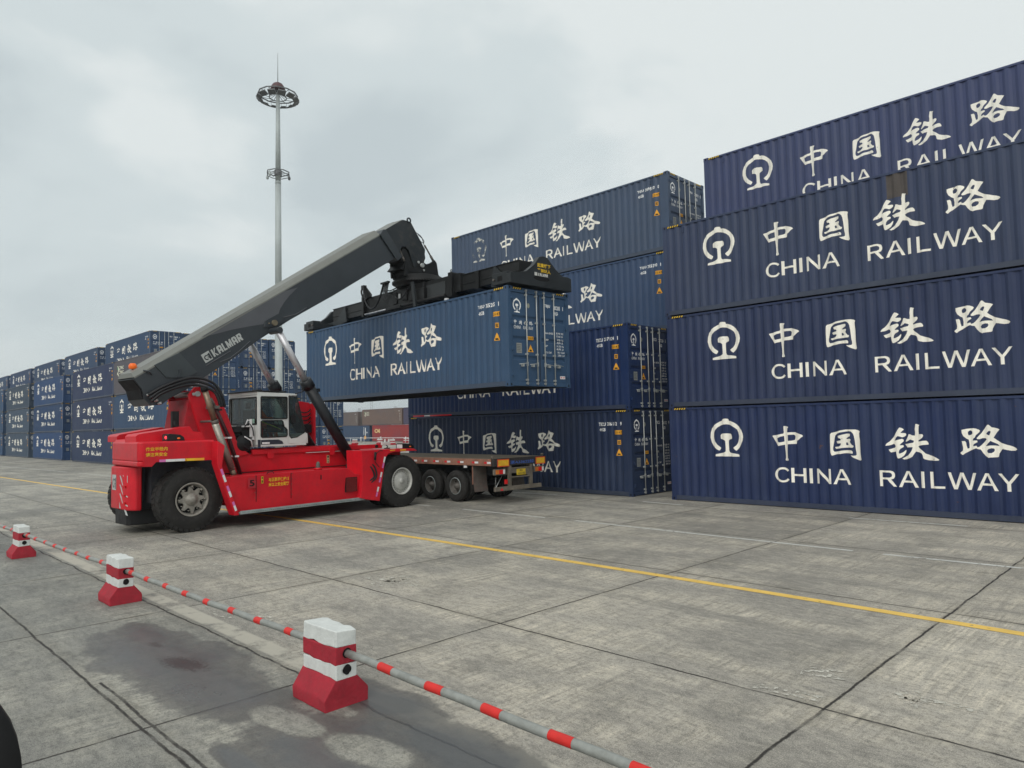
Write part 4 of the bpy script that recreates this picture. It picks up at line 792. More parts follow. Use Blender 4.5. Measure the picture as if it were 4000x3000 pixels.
b.box(1.90,1.952,5.46,5.86,.62,1.04,1); b.build('vent_grille',[mat('grille_red',(.25,.02,.02),.6),M['dark']],rs)
b=MB(); b.tube([(1.96,2.95,1.31),(1.96,2.97,1.355),(1.96,3.12,1.365),(1.96,3.15,1.32)],.012,6); b.build('handle',M['black'],rs)
b=MB(); b.box(1.955,1.972,4.60,4.625,1.05,1.18); b.build('latch',M['black'],rs)
b=MB(); b.tube([(1.75,4.66,1.32),(1.75,4.66,1.37)],.11,14,1); b.lathe([(0,.06),(.03,.065),(.13,.05),(.17,.03),(.175,.001)],'z',(1.75,4.66,1.37),14); b.build('beacon',[M['rimdark'],RED],rs)
# hand rail on fender
b=MB(); b.tube([(2.12,6.69,1.76),(2.16,6.55,1.775),(2.16,6.42,1.70),(2.16,6.36,1.45),(2.14,6.54,1.28)],.012,6); b.tube([(2.16,6.36,1.50),(2.16,6.38,1.74)],.035,8); b.build('mirror',M['black'],rs)
# wheels
def tyre(name,cx,cy,cz,r,wd,rimr,parent,rimmat,kind,lugs=34,side=1):
    b=MB(); h=wd/2; sh=.87*r
    prof=[(-h*.80,rimr),(-h*.98,rimr+.06),(-h,(rimr+sh)/2),(-h*.94,sh),(-h*.78,r-.035),(-h*.5,r-.012),(0,r-.01),(h*.5,r-.012),(h*.78,r-.035),(h*.94,sh),(h,(rimr+sh)/2),(h*.98,rimr+.06),(h*.80,rimr)]
    b.lathe(prof,'x',(cx,cy,cz),64)
    for k in range(lugs):
        for s in (-1,1):
            t=2*math.pi*(k+.5*(s>0))/lugs; er=Vector((0,math.cos(t),math.sin(t))); et=Vector((0,-math.sin(t),math.cos(t))); ex=Vector((1,0,0))
            b.obb(Vector((cx,cy,cz))+er*(r-.014)+ex*s*h*.46+et*.0,(ex+et*.35*s).normalized(),et,er,(h*.38,math.pi*r/lugs*.74,.012))
            b.obb(Vector((cx,cy,cz))+er*(r-.05)+ex*s*h*.80,ex,et,er,(h*.09,math.pi*r/lugs*.72,.032))
    w_=b.build(name,M['rubber'],parent)
    q=MB(); s=side; f=cx+s*h*.80
    q.lathe([(f+s*.035-cx,rimr+.015),(f+s*.045-cx,rimr-.005),(f+s*.02-cx,rimr-.03),(f-s*.05-cx,rimr-.04),(f-s*.10-cx,rimr-.07)],'x',(cx,cy,cz),48)
    if kind=='hub':
        star=[]
        for k in range(32):
            t=2*math.pi*k/32; rad_=(rimr*.80 if k%4 in(0,1) else rimr*.55); star.append((cy+math.cos(t)*rad_,cz+math.sin(t)*rad_))
        q2=MB(); q2.prism(star,'x',min(f-s*.05,f-s*.015),max(f-s*.05,f-s*.015)); q2.lathe([(f-s*.02-cx,rimr*.40),(f+s*.03-cx,rimr*.36),(f+s*.05-cx,rimr*.22),(f+s*.10-cx,rimr*.15),(f+s*.10-cx,.001)],'x',(cx,cy,cz),32); q2.build('hub',rimmat,w_)
        dd_=MB(); dd_.lathe([(f-s*.095-cx,rimr-.06),(f-s*.09-cx,.01)],'x',(cx,cy,cz),32); dd_.build('rim_recess',M['dark'],w_)
        for k in range(8):
            t=2*math.pi*k/8; er=Vector((0,math.cos(t),math.sin(t))); et=Vector((0,-math.sin(t),math.cos(t)))
            q.obb(Vector((f+s*.005,cy,cz))+er*rimr*.80,(1,0,0),er,et,(.03,rimr*.05,.02))
        for k in range(16):
            t=2*math.pi*(k+.5)/16; q.lathe([(f-s*.08-cx,.014),(f-s*.02-cx,.014),(f-s*.02-cx,.001)],'x',(cx,cy+math.cos(t)*rimr*.70,cz+math.sin(t)*rimr*.70),8)
    elif kind=='cap':
        q.lathe([(f-s*.10-cx,rimr-.07),(f-s*.12-cx,rimr*.72),(f-s*.03-cx,rimr*.70),(f+s*.0-cx,rimr*.62),(f+s*.01-cx,.08),(f+s*.03-cx,.05),(f+s*.03-cx,.001)],'x',(cx,cy,cz),40)
        for k in range(26):
            t=2*math.pi*k/26; er=Vector((0,math.cos(t),math.sin(t))); et=Vector((0,-math.sin(t),math.cos(t)))
            q.obb(Vector((f-s*.06,cy,cz))+er*rimr*.78,(1,0,0),er,et,(.04,rimr*.07,.017))
        q.lathe([(f-s*.0-cx,.09),(f+s*.025-cx,.088),(f+s*.027-cx,.001)],'x',(cx,cy,cz),20)
    else:
        q.lathe([(f-s*.10-cx,rimr-.05),(f-s*.17-cx,rimr-.07),(f-s*.17-cx,rimr*.40),(f-s*.10-cx,rimr*.36),(f-s*.04-cx,rimr*.24),(f-s*.04-cx,.001)],'x',(cx,cy,cz),32)
        for k in range(10):
            t=2*math.pi*k/10; q.lathe([(f-s*.17-cx,.018),(f-s*.13-cx,.018),(f-s*.13-cx,.001)],'x',(cx,cy+math.cos(t)*rimr*.55,cz+math.sin(t)*rimr*.55),6)
    q.build('rim',rimmat,w_)
    d=MB(); d.lathe([(f-s*.11-cx,rimr-.02),(f-s*.115-cx,.01)],'x',(cx,cy,cz),24) if kind!='truck' else d.lathe([(f-s*.18-cx,rimr-.04),(f-s*.185-cx,.01)],'x',(cx,cy,cz),24); d.build('wheel_disc',M['dark'],w_)
    return w_
for s in (1,-1):
    tyre('wheel',s*1.33,1.17,.80,.80,.50,.40,rs,M['rim'],'hub',side=s)
    tyre('wheel',s*1.85,7.48,.80,.80,.48,.40,rs,mat('white_rim',(.46,.46,.43),.5,.1,.15,7,dirt=.4,dirtcol=(.2,.19,.17)),'cap',side=s)
    tyre('wheel',s*1.30,7.48,.80,.80,.48,.40,rs,M['rimdark'],'truck',side=s)
# rear light unit on the fender, front lamp unit
def lightunit(x0,x1,y0,z0,L,lit=True):
    b=MB(); b.prism([(y0,z0),(y0,z0+.16),(y0+.06,z0+.175),(y0+L*.72,z0+.15),(y0+L*.92,z0+.09),(y0+L,z0)],'x',x0,x1); u=b.build('lamp_housing',M['black'],rs,bevel=.012)
    b=MB(); b.box(x0+.05,x1-.03,y0-.006,y0+.001,z0+.02,z0+.14); b.build('lamp_lens',M['stripew'] if not lit else M['lampglass'],u)
    b=MB(); b.lathe([(0,.04),(.01,.036),(.012,.001)],'x',(x1,y0+L*.62,z0+.06),12); q=b.build('side_marker',M['beacon'],u)
    for v in q.data.vertices: v.co.z=z0+.06+(v.co.z-z0-.06)*.55
    if lit:
        b=MB(); b.lathe([(0,.035),(-.012,.03),(-.014,.001)],'y',(x1-.10,y0-.004,z0+.085),12); b.build('tail_lamp',M['redon'],u)
lightunit(1.22,1.54,.58,2.25,.42); lightunit(-1.36,-1.02,.63,2.25,.42)
lightunit(.95,1.3,8.2,1.76,.50,False)
b=MB(); 
for y in (7.72,7.88): b.tube([(.98,y,1.90),(.98,y,2.09)],.038,12,r2=.030)
b.box(.94,1.02,7.58,7.92,1.90,1.99); b.build('work_lamp',M['capwhite'],rs,bevel=.008)
b=MB(); b.tube([(1.0,7.75,1.79),(1.0,7.82,1.84),(1.0,7.75,1.90)],.018,6); b.tube([(1.0,7.68,1.79),(1.0,7.9,1.79)],.02,6); b.build('lamp_bracket',M['black'],rs)
b=MB(); b.tube([(.68,7.6,1.86),(.73,7.6,1.86)],.05,12); b.build('coupling',M['black'],rs)
# ---- boom tower
for s,nm in ((1,0),(-1,1)):
    b=MB(); x0,x1=(.56,.66) if s>0 else (-.66,-.56)
    b.prism([(1.50,3.42),(1.67,3.63),(1.82,3.63),(2.24,3.56),(2.46,3.09),(2.61,2.75),(2.79,2.24),(2.94,2.0),(3.2,1.81),(1.9,1.6),(1.87,2.25),(1.62,3.03)],'x',x0,x1)
    b.build('tower_plate',RED,rs,bevel=.01)
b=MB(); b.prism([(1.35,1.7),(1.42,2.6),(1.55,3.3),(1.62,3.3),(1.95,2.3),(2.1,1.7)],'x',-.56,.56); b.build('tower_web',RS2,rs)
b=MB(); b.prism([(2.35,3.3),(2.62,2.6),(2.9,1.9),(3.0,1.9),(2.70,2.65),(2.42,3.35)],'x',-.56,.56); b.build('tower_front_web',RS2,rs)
b=MB(); b.tube([(-.7,1.72,3.45),(.7,1.72,3.45)],.07,16); b.tube([(.70,1.60,3.44),(.72,1.60,3.44)],.04,10); b.build('pivot_pin',M['steel'],rs)
b=MB(); b.box(.40,.50,1.15,1.32,2.55,3.0); b.tube([(.45,1.2,2.75),(.45,1.25,2.55),(.45,1.45,2.50)],.06,10); b.build('tower_motor',M['black'],rs)
# exhaust
b=MB(); b.tube([(1.2,1.66,3.50),(1.2,1.92,2.72)],.075,18,caps=True); b.tube([(1.2,2.39,1.44),(1.2,2.47,1.24)],.072,16); b.build('exhaust_pipe',M['exh'],rs)
b=MB(); b.tube([(1.2,1.93,2.66),(1.2,2.39,1.46)],.088,20); o=b.build('exhaust_shield',mat('perforated_steel',(.40,.38,.33),.45,.5,.1,3,dirt=.3,dirtcol=(.16,.10,.07)),rs)
b=MB(); dd=Vector((0,.46,-1.20)).normalized(); pp=Vector((1,0,0)); qq=dd.cross(pp)
for i in range(40):
    for k in range(-5,6):
        t=R(k*15+(7.5 if i%2 else 0)+55); c=Vector((1.2,1.93,2.66))+dd*(.06+i*.03)+ (pp*math.cos(t-R(55))*.089+qq*-math.sin(t-R(55))*.089)
        nrm_=(pp*math.cos(t-R(55))-qq*math.sin(t-R(55))); tt=nrm_.cross(dd)
        b.add([c+tt*.008+dd*0,c+dd*.008,c-tt*.008,c-dd*.008],[(0,1,2,3)])
q=b.build('perforation',M['dark'],o)
b=MB(); b.tube([(1.2,1.655,3.49),(1.2,1.63,3.60)],.09,18); b.build('exhaust_cap',M['dark'],rs)
b=MB(); b.tube([(1.2,1.91,2.75),(1.2,1.94,2.66)],.094,18); b.tube([(1.2,1.6+.27,2.72),(.7,1.8,2.72)],.03,8); b.build('exhaust_clamp',M['rimdark'],rs)
# hoses
def hose(name,paths,r,parent,m='hose',seg=8):
    for p in paths:
        pts=[Vector(q) for q in p]; sm=[]
        n=len(pts)
        for i in range(n-1):
            p0,p1,p2,p3=pts[max(i-1,0)],pts[i],pts[i+1],pts[min(i+2,n-1)]
            for k in range(6):
                t=k/6; sm.append(.5*((2*p1)+(-p0+p2)*t+(2*p0-5*p1+4*p2-p3)*t*t+(-p0+3*p1-3*p2+p3)*t**3))
        sm.append(pts[-1]); b=MB(); b.tube(sm,r,seg); b.build(name,M[m],parent)
for i in range(3):
    dz=i*.075; da=i*.07
    hose('hydraulic_hose',[[(.62+da*.3,.50-.02*i+.05*i,3.40-dz*1.1),(.70,.80,3.60-dz),(.78,1.25,3.80-dz*1.1),(.84,1.62,3.86-dz*1.3),(.92,2.0,3.74-dz*1.4),(.98,2.20-da*.6,3.48-dz),(1.0,2.30-da*.9,3.10)]],.036,rs)
for i,(x_,dy) in enumerate(((1.05,.0),(.93,.05),(.80,.10))):
    b=MB(); b.tube([(x_,2.12+dy*1.2-.1,3.08),(x_,2.36+dy,2.35),(x_,2.52+dy,1.90),(x_,2.74+dy,1.24)],.045,10); b.build('hydraulic_pipe',mat('dark_red_pipe',(.05,.012,.014),.4,0,.2,6),rs)
for z,y in ((3.02,2.13),(2.28,2.40),(1.78,2.60)):
    b=MB(); 
    for k in range(3): b.box(.74+k*.13,.85+k*.13,y-.07+.04*(2-k),y+.04+.04*(2-k),z-.02,z+.025)
    b.build('hose_clamp',M['stripew'] if z<3 else M['black'],rs)
b=MB(); b.box(.66,1.12,1.95,2.10,3.05,3.13); b.tube([(1.05,2.02,3.10),(1.05,1.92,3.3)],.02,6); b.tube([(.9,2.05,3.10),(.9,1.98,3.34)],.02,6); b.build('hose_bracket',M['rimdark'],rs)
# ---- boom
BT=lambda y:3.84+.6424*(y-.07)
bo=MB()
bo.prism([(.20,3.80),(.40,3.55),(.46,3.30),(.60,3.14),(.88,3.17),(1.10,3.34),(1.50,3.56),(2.05,3.95),(2.8,4.46),(3.57,5.03),(4.6,5.72),(6.1,6.62),(8.62,8.22),(7.98,8.90),(.5,4.03)],'x',-.5,.5)
boom=bo.build('boom',M['boom'],rs,bevel=.012)
# top chamfer plates; the light on up-facing faces is put into a paler colour
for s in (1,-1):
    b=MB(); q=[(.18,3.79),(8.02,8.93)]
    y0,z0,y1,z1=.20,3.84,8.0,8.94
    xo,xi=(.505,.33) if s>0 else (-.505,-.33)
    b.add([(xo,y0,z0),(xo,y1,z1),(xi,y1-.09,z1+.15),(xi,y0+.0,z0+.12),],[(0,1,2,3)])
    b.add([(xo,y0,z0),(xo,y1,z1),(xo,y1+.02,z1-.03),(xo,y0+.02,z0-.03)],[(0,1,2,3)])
    b.build('boom_top_plate',mat('skylit_boom_top',(.17,.175,.16),.45,0,.1,2,dirt=.2),boom)
b=MB(); b.add([(-.33,.2,3.96),(.33,.2,3.96),(.33,7.91,9.09),(-.33,7.91,9.09)],[(0,1,2,3)]); b.add([(-.5,.2,3.84),(.5,.2,3.84),(.33,.2,3.96),(-.33,.2,3.96)],[(0,1,2,3)]); b.build('boom_roof',MATS['skylit_boom_top'],boom)
# side reinforcement and light grey area
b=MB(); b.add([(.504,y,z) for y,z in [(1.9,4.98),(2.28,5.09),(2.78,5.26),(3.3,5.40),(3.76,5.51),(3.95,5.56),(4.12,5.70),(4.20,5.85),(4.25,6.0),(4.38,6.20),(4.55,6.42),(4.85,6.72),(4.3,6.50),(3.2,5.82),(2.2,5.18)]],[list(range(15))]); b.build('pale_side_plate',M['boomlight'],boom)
b=MB(); b.prism([(.68,4.17),(1.31,4.52),(1.78,4.04),(1.54,3.88),(.98,3.86)],'x',.50,.53); b.build('side_cover',mat('cover_grey',(.050,.060,.066),.45,0,.12,2),boom,bevel=.006)
b=MB(); b.prism([(1.28,4.08),(1.38,4.10),(1.36,3.96),(1.30,3.86),(1.24,3.88),(1.30,3.98)],'x',.53,.55); b.build('bracket',M['boom'],boom)
b=MB(); b.prism([(3.70,5.40),(3.76,5.60),(4.16,5.84),(4.34,5.76),(4.30,5.60),(4.05,5.46)],'x',.50,.54); b.tube([(.5,3.95,5.30),(1.0,3.95,5.30)],.09,14); b.tube([(-.5,3.95,5.30),(-1.0,3.95,5.30)],.09,14); b.build('pin_plate',M['boom'],boom,bevel=.008)
b=MB(); b.tube([(.5,4.03,5.56),(.60,4.03,5.56)],.085,20); b.tube([(.5,3.86,5.53),(.58,3.86,5.53)],.02,8); b.build('cylinder_pin',mat('brass_pin',(.20,.17,.12),.45,.5,.2,9),boom)
b=MB()
b.tube([(.505,2.03,4.22),(.505,2.72,4.66)],.013,6); b.tube([(.505,2.42,4.34),(.505,2.70,4.46),(.505,2.99,4.69),(.505,3.30,4.98)],.010,6); b.tube([(.505,4.36,5.76),(.505,4.78,5.90),(.505,5.15,6.14)],.012,6)
b.build('weld_rib',M['boomlight'],boom)
# logo on boom, in boom axis frame
th=math.atan(.6424); cb,sb=math.cos(th),math.sin(th)
def boommap(u,v,x=.506,y0=1.86,z0=4.20): # u along boom, v up-perp
    return (x,y0+.0+u*cb-v*sb,z0+u*sb+v*cb)
GB=mat('boom_lettering',(.42,.44,.43),.55,0,.08,9)
o=decal('emblem_plate',[(rect(.0,.245,.0,.25),0)]+[(([(a+.01,c+.01) for a,c in vs],fs),1) for vs,fs in elephant(0,0,.235)],lambda a,c:boommap(a,c,y0=2.02,z0=4.285),[GB,mat('emblem_dark',(.03,.035,.04),.6)],boom)
for p in o.data.polygons:
    if p.material_index==1:
        for v in p.vertices: o.data.vertices[v].co.x+=.002
def blockletters(s,x0,x1,y0,y1,st=.055):
    # condensed bold capitals
    wds={'K':1,'A':1,'L':.72,'M':1.15,'R':1}; tot=sum(wds[c] for c in s)+.16*(len(s)-1); u=(x1-x0)/tot; x=x0; H=y1-y0; out=[]
    for c in s:
        w_=wds[c]*u; t=w_*.34 if c!='M' else w_*.26
        R_=lambda a,b_,c_,d:out.append(rect(x+a,x+b_,y0+c_,y0+d)); P_=lambda pts:out.append(polyshape([[(x+a,y0+b_) for a,b_ in pts]]))
        if c=='K': R_(0,t,0,H); P_([(t,H*.42),(w_-t*1.05,H),(w_,H),(t*1.35,H*.44),(w_*1.02,0),(w_-t*1.05,0)])
        if c=='A': P_([(0,0),(t,0),(t,H*.28),(w_-t,H*.28),(w_-t,0),(w_,0),(w_,H*.85),(w_*.8,H),(w_*.2,H),(0,H*.85)]); 
        if c=='L': R_(0,t*1.25,0,H); R_(t*1.25,w_,0,H*.2)
        if c=='M': P_([(0,0),(t,0),(t,H*.55),(w_/2-t*.35,0),(w_/2+t*.35,0),(w_-t,H*.55),(w_-t,0),(w_,0),(w_,H),(w_-t*1.1,H),(w_/2,H*.42),(t*1.1,H),(0,H)])
        if c=='R': P_([(0,0),(t,0),(t,H*.36),(w_-t,0),(w_,0),(w_*.86,H*.45),(w_,H*.6),(w_,H*.88),(w_*.84,H),(0,H)]); 
        x+=w_+.16*u
    return out
def holes(s,x0,x1,y0,y1):
    wds={'K':1,'A':1,'L':.72,'M':1.15,'R':1}; tot=sum(wds[c] for c in s)+.16*(len(s)-1); u=(x1-x0)/tot; x=x0; H=y1-y0; out=[]
    for c in s:
        w_=wds[c]*u
        if c=='A': out.append(rect(x+w_*.38,x+w_*.62,y0+H*.48,y0+H*.78))
        if c=='R': out.append(rect(x+w_*.38,x+w_*.64,y0+H*.55,y0+H*.80))
        x+=w_+.16*u
    return out
o=decal('lettering',[(s,0) for s in blockletters('KALMAR',.30,1.30,.02,.235)]+[(s,1) for s in holes('KALMAR',.30,1.30,.02,.235)],lambda a,c:boommap(a,c,y0=2.02,z0=4.285),[GB,M['boom']],boom)
for p in o.data.polygons:
    if p.material_index==1:
        for v in p.vertices: o.data.vertices[v].co.x+=.002
# tail interior and fittings
b=MB(); b.prism([(.205,3.79),(.40,3.55),(.46,3.31),(.44,3.30),(.38,3.54),(.185,3.79)],'x',-.44,.44); b.build('tail_opening',M['dark'],boom)
b=MB()
for i in range(4):
    b.tube([(.54,.50+.09*i,3.40-.07*i),(.60,.56+.09*i,3.42-.07*i)],.03,8)
b.build('hose_fitting',M['steel'],boom)
b=MB(); b.tube([(.51,.42,4.02),(.58,.52,4.0),(.56,.60,3.92)],.02,8); b.build('lifting_eye',M['boom'],boom)
b=MB(); b.tube([(0.0,.42,4.0),(0.0,.38,4.10)],.035,8); b.build('beacon_stem',M['black'],rs); b=MB(); b.lathe([(0,.05),(.02,.095),(.10,.095),(.15,.06),(.155,.001)],'z',(0,.37,4.08),16); b.build('beacon',M['beacon'],rs)
# collar and inner boom head
b=MB(); b.prism([(7.97,8.93),(8.10,9.12),(8.22,9.14),(8.92,8.34),(8.74,8.16),(8.64,8.22)],'x',-.56,.56); b.build('boom_collar',M['boom'],boom,bevel=.01)
b=MB(); b.prism([(7.9,7.80),(8.0,7.92),(8.1,7.95),(8.3,8.0),(8.45,8.13),(8.60,8.16),(8.72,8.26),(8.6,8.40),(7.9,7.95)],'x',-.35,.35); b.build('slide_pad',M['spread'],boom)
b=MB(); b.prism([(8.15,9.08),(9.12,9.70),(9.28,9.70),(9.48,9.70),(10.16,8.82),(10.13,8.66),(10.16,8.52),(10.08,8.33),(9.88,8.12),(9.60,8.10),(9.36,8.66),(9.22,8.76),(9.05,8.72),(8.90,8.42),(8.86,8.38)],'x',-.40,.40)
hd=b.build('boom_head',mat('head_paint',(.022,.027,.031),.4,0,.2,1.5,dirt=.35),boom,bevel=.02)
b=MB(); b.add([(-.40,8.18,9.10),(.40,8.18,9.10),(.40,9.10,9.705),(-.40,9.10,9.705)],[(0,1,2,3)]); b.build('head_top',MATS['skylit_boom_top'],boom)
for s in (.41,-.41):
    b=MB(); b.lathe([(0,.10),(.03,.10),(.03,.05),(0,.05)],'x',(s-.015,9.38,9.73),16); b.build('lifting_eye',M['boom'],boom)
b=MB(); b.prism([(8.92,8.36),(9.12,8.70),(9.3,8.66),(9.62,8.08),(9.85,8.08),(9.75,7.95),(9.0,7.95),(9.16,8.14),(9.22,8.22)],'x',-.36,.36); b.build('head_link',M['spread'],boom)
hose('head_hose',[[(.42,9.72,9.35),(.48,9.90,9.22),(.46,10.02,9.0),(.46,10.10,8.84)],[(.42,9.78,9.30),(.50,9.98,9.12),(.46,10.0,9.02),(.42,9.86,9.10)]],.012,boom)
# lift cylinders
for s in (1,-1):
    b=MB(); b.tube([(s*.88,6.60,1.30),(s*.88,4.86,3.85)],.160,22); b.tube([(s*.88,4.98,3.68),(s*.88,4.82,3.91)],.185,22); b.obb((s*.88,6.64,1.25),(1,0,0),(0,1,0),(0,0,1),(.14,.14,.14))
    c=b.build('lift_cylinder',mat('cylinder_black',(.012,.014,.017),.42,0,.2,3),rs)
    b=MB(); b.tube([(s*.88,4.86,3.85),(s*.88,3.98,5.24)],.098,22); b.build('piston_rod',M['chrome'],c)
    b=MB(); b.box(s*1.05-.02,s*1.05+.02,5.15,5.22,3.56,3.66); b.box(s*.88-.02,s*.88+.20,5.95,6.02,2.40,2.44); b.box(s*.88-.02,s*.88+.20,5.15,5.20,3.62,3.66); b.build('bracket',MATS['cylinder_black'],c)
b=MB(); b.box(.60,1.06,6.45,6.92,1.0,1.36); b.build('cylinder_foot',M['under'],rs,bevel=.02)
hose('cylinder_hose',[[(1.15,6.42,1.50),(1.30,6.60,1.44),(1.38,6.75,1.24),(1.40,6.78,1.0),(1.38,6.70,.82)],[(1.15,6.40,1.42),(1.34,6.55,1.38),(1.42,6.66,1.18),(1.44,6.68,.98),(1.40,6.62,.84)],[(1.15,6.36,1.38),(1.36,6.48,1.32),(1.44,6.56,1.14),(1.46,6.60,.96),(1.42,6.55,.86)]],.03,rs)
b=MB(); b.box(1.95,2.03,6.12,6.24,.72,1.0); b.build('valve_block',M['black'],rs)
hose('cylinder_hose',[[(1.97,6.20,1.40),(2.05,6.36,1.36),(2.08,6.46,1.18),(2.08,6.46,.98),(2.04,6.30,.84)],[(1.97,6.18,1.34),(2.05,6.28,1.30),(2.08,6.37,1.14),(2.08,6.38,1.0),(2.04,6.24,.90)]],.026,rs)
# ---- spreader (own frame of the lifted container, converted to the machine frame)
RM=Matrix.Rotation(R(4.8),4,'Z'); RM.translation=Vector((-19.45,5.5,0)); RI=RM.inverted()
SM=Matrix.Rotation(LA,4,'Z'); SM.translation=LO+Vector((0,0,CH))
spr=bpy.data.objects.new('spreader',None); C.objects.link(spr); spr.parent=rs; spr.matrix_local=RI@SM; spr.empty_display_size=.3
SP=M['spread']
b=MB()
for y0,y1 in ((.86,1.20),(1.35,1.69)): b.box(3.1,9.0,y0,y1,.40,1.02)
b.box(3.1,3.24,.72,1.83,.28,1.08); b.box(8.52,8.70,.72,1.83,.26,1.08); b.box(3.2,8.6,.84,.87,.28,.42); b.box(3.2,8.6,1.68,1.71,.28,.42)
b.box(5.0,7.2,.70,1.85,.24,.80); b.box(5.2,7.1,.78,1.77,.80,1.02); b.build('centre_frame',SP,spr,bevel=.012)
for x0,x1,nm in ((.5,3.15,0),(8.65,11.7,1)):
    b=MB(); b.box(x0,x1,.95,1.60,.42,.95); b.box(x0,x1,.92,1.63,.93,.96); b.box(x0,x1,.93,.96,.62,.66); b.build('telescopic_arm',SP,spr,bevel=.01)
b=MB(); b.box(9.7,9.9,.88,1.67,.36,.92); b.build('arm_guide',SP,spr)
for xe,s in ((CL,-1),(0,1)):
    prof=[(-.03,.05),(-.03,.33),(.36,.40),(.62,.46) ,(.93,.68),(1.16,.95),(1.30,.99),(1.50,.97),(1.86,.66),(2.14,.49),(2.42,.49),(2.54,.45),(2.54,.05)]
    b=MB(); a0,a1=(xe-.02,xe+.16) if xe else (xe-.16,xe+.02)
    b.prism(prof,'x',a0,a1); q=(xe-.62,xe+.0) if xe else (xe,xe+.62)
    b.box(q[0],q[1],-.02,.30,.06,.40); b.box(q[0],q[1],2.22,2.53,.06,.40); b.box(q[0]-.0,q[1],.2,2.35,.06,.30)
    bb=MB(); 
    e=b.build('end_beam',mat('end_beam_paint',(.020,.024,.027),.45,0,.25,2,dirt=.4,dirtcol=(.035,.035,.034)),spr,bevel=.012)
    for yy in (-.13,2.68):
        b=MB(); b.prism([(xe-s*0+s*.2,.40),(xe+s*.9,.42),(xe+s*1.5,.92),(xe+s*1.58,.92),(xe+s*1.7,.3),(xe+s*.2,.1)],'y',.88 if yy<1 else 1.62,.93 if yy<1 else 1.67); b.build('gusset',MATS['end_beam_paint'],e)
    for y0,y1 in ((-.124,0),(2.55,2.674)):
        pass
    b=MB(); pts=[(a0-.002 if not xe else a1+.002,1.24+.34*math.cos(q*math.pi/8)*(1 if abs(math.cos(q*math.pi/8))>.3 else 1),.30+.075*math.sin(q*math.pi/8)) for q in range(16)]; b.add(pts,[list(range(16))]); b.build('slot',M['dark'],e)
    b=MB(); b.box(q[0] if isinstance(q,tuple) else xe,xe,0,0,0,0) if 0 else None
    for yy in (-.022,2.532):
        b=MB(); xx=xe+s*.30; b.box(xx-.10,xx+.10,yy-.002,yy+.002,.15,.30); b.build('pocket',M['dark'],e)
    b=MB(); b.tube([(xe+s*.55,-.02,.22),(xe+s*.55,-.06,.22)],.035,10); b.build('locator',M['rimdark'],e)
    if xe:
        SYd=lambda a,c:(a1+.004,a,c)
        decal('lettering',[(fit(text2d('起重臂下',1,.02),1.06,1.62,.64,.76),0),(fit(text2d('严禁站人',1,.02),1.06,1.62,.48,.60),0)],SYd,[SY],e)
        decal('maker_name',[(s_,0) for s_ in blockletters('KALMAR',1.08,1.50,.37,.46)]+[(rect(.94,1.05,.37,.47),0)],SYd,[mat('name_white',(.52,.52,.50),.6)],e)
# rotator
b=MB(); cxr,cyr=6.10,1.275
b.lathe([(1.00,.80),(1.10,.84),(1.12,.92),(1.20,.92),(1.22,.86),(1.36,.86),(1.38,.80),(1.38,.001)],'z',(cxr,cyr,0),48); b.build('slewing_ring',SP,spr)
b=MB()
for k in range(60):
    t=2*math.pi*k/60; b.obb((cxr+.925*math.cos(t),cyr+.925*math.sin(t),1.16),(math.cos(t),math.sin(t),0),(-math.sin(t),math.cos(t),0),(0,0,1),(.02,.02,.035))
b.build('ring_bolt',SP,spr)
rm=MB()
for s in (1,-1):
    rm.prism([(9.20,7.75),(9.16,8.25),(9.28,8.30),(9.42,8.12),(9.62,8.05),(9.75,8.30),(9.98,8.38),(10.2,8.30),(10.42,8.38),(10.62,8.52),(10.72,8.42),(10.80,8.0),(10.9,7.9),(10.9,7.75)],'x',min(s*.30,s*.40),max(s*.30,s*.40))
rm.box(-.4,.4,9.3,10.8,7.7,7.95); rm.build('rotator_fork',SP,rs,bevel=.012)
b=MB(); b.tube([(-.45,9.98,8.22),(.45,9.98,8.22)],.08,14); b.tube([(.41,9.80,8.30),(.44,9.80,8.30)],.05,10); b.tube([(.41,10.05,8.05),(.44,10.05,8.05)],.04,10); b.build('fork_pin',M['steel'],rs)
for p0,p1 in (((.34,9.20,8.25),(.34,8.98,8.66)),((.34,10.62,8.46),(.34,10.18,9.0))):
    b=MB(); b.tube([p0,p1],.028,10); b.tube([p0,Vector(p0).lerp(Vector(p1),.35)],.045,10); b.build('damper',M['rimdark'],rs)
# spreader hoses and equipment
rr_=random.Random(3)
for i in range(7):
    x0=4.55+.06*i
    hose('spreader_hose',[[(x0,.80,1.38),(x0-.02,.74,1.15-.03*i),(x0+.05+.05*i,.70,.80),(x0+.5,.72,.55+.03*i),(x0+1.0,.8,.5)]],.016,spr)
hose('spreader_hose',[[(3.25,.75,1.45),(3.35,.68,1.2),(3.55,.66,.75),(3.9,.64,.50),(4.25,.64,.55),(4.5,.68,.9),(4.62,.75,1.35)],[(3.20,.8,1.5),(3.15,.7,1.3),(3.3,.66,1.05),(3.6,.66,.9)]],.035,spr)
hose('spreader_hose',[[(4.9,.62,1.15),(5.3,.55,.95),(5.8,.55,1.0),(6.2,.6,1.15),(6.6,.62,1.1)],[(4.9,.60,1.05),(5.3,.52,.86),(5.9,.52,.92),(6.3,.6,1.1)],[(5.6,.6,.7),(6.0,.52,.55),(6.3,.55,.7),(6.5,.6,.95)]],.022,spr)
b=MB(); b.box(4.45,4.95,.72,.82,1.34,1.40); b.box(3.12,3.30,.70,.84,1.38,1.50); b.prism([(3.12,1.0),(3.12,1.5),(3.3,1.46),(3.7,1.1),(3.7,1.0)],'y',.78,.82); b.build('hose_bracket',M['spread'],spr)
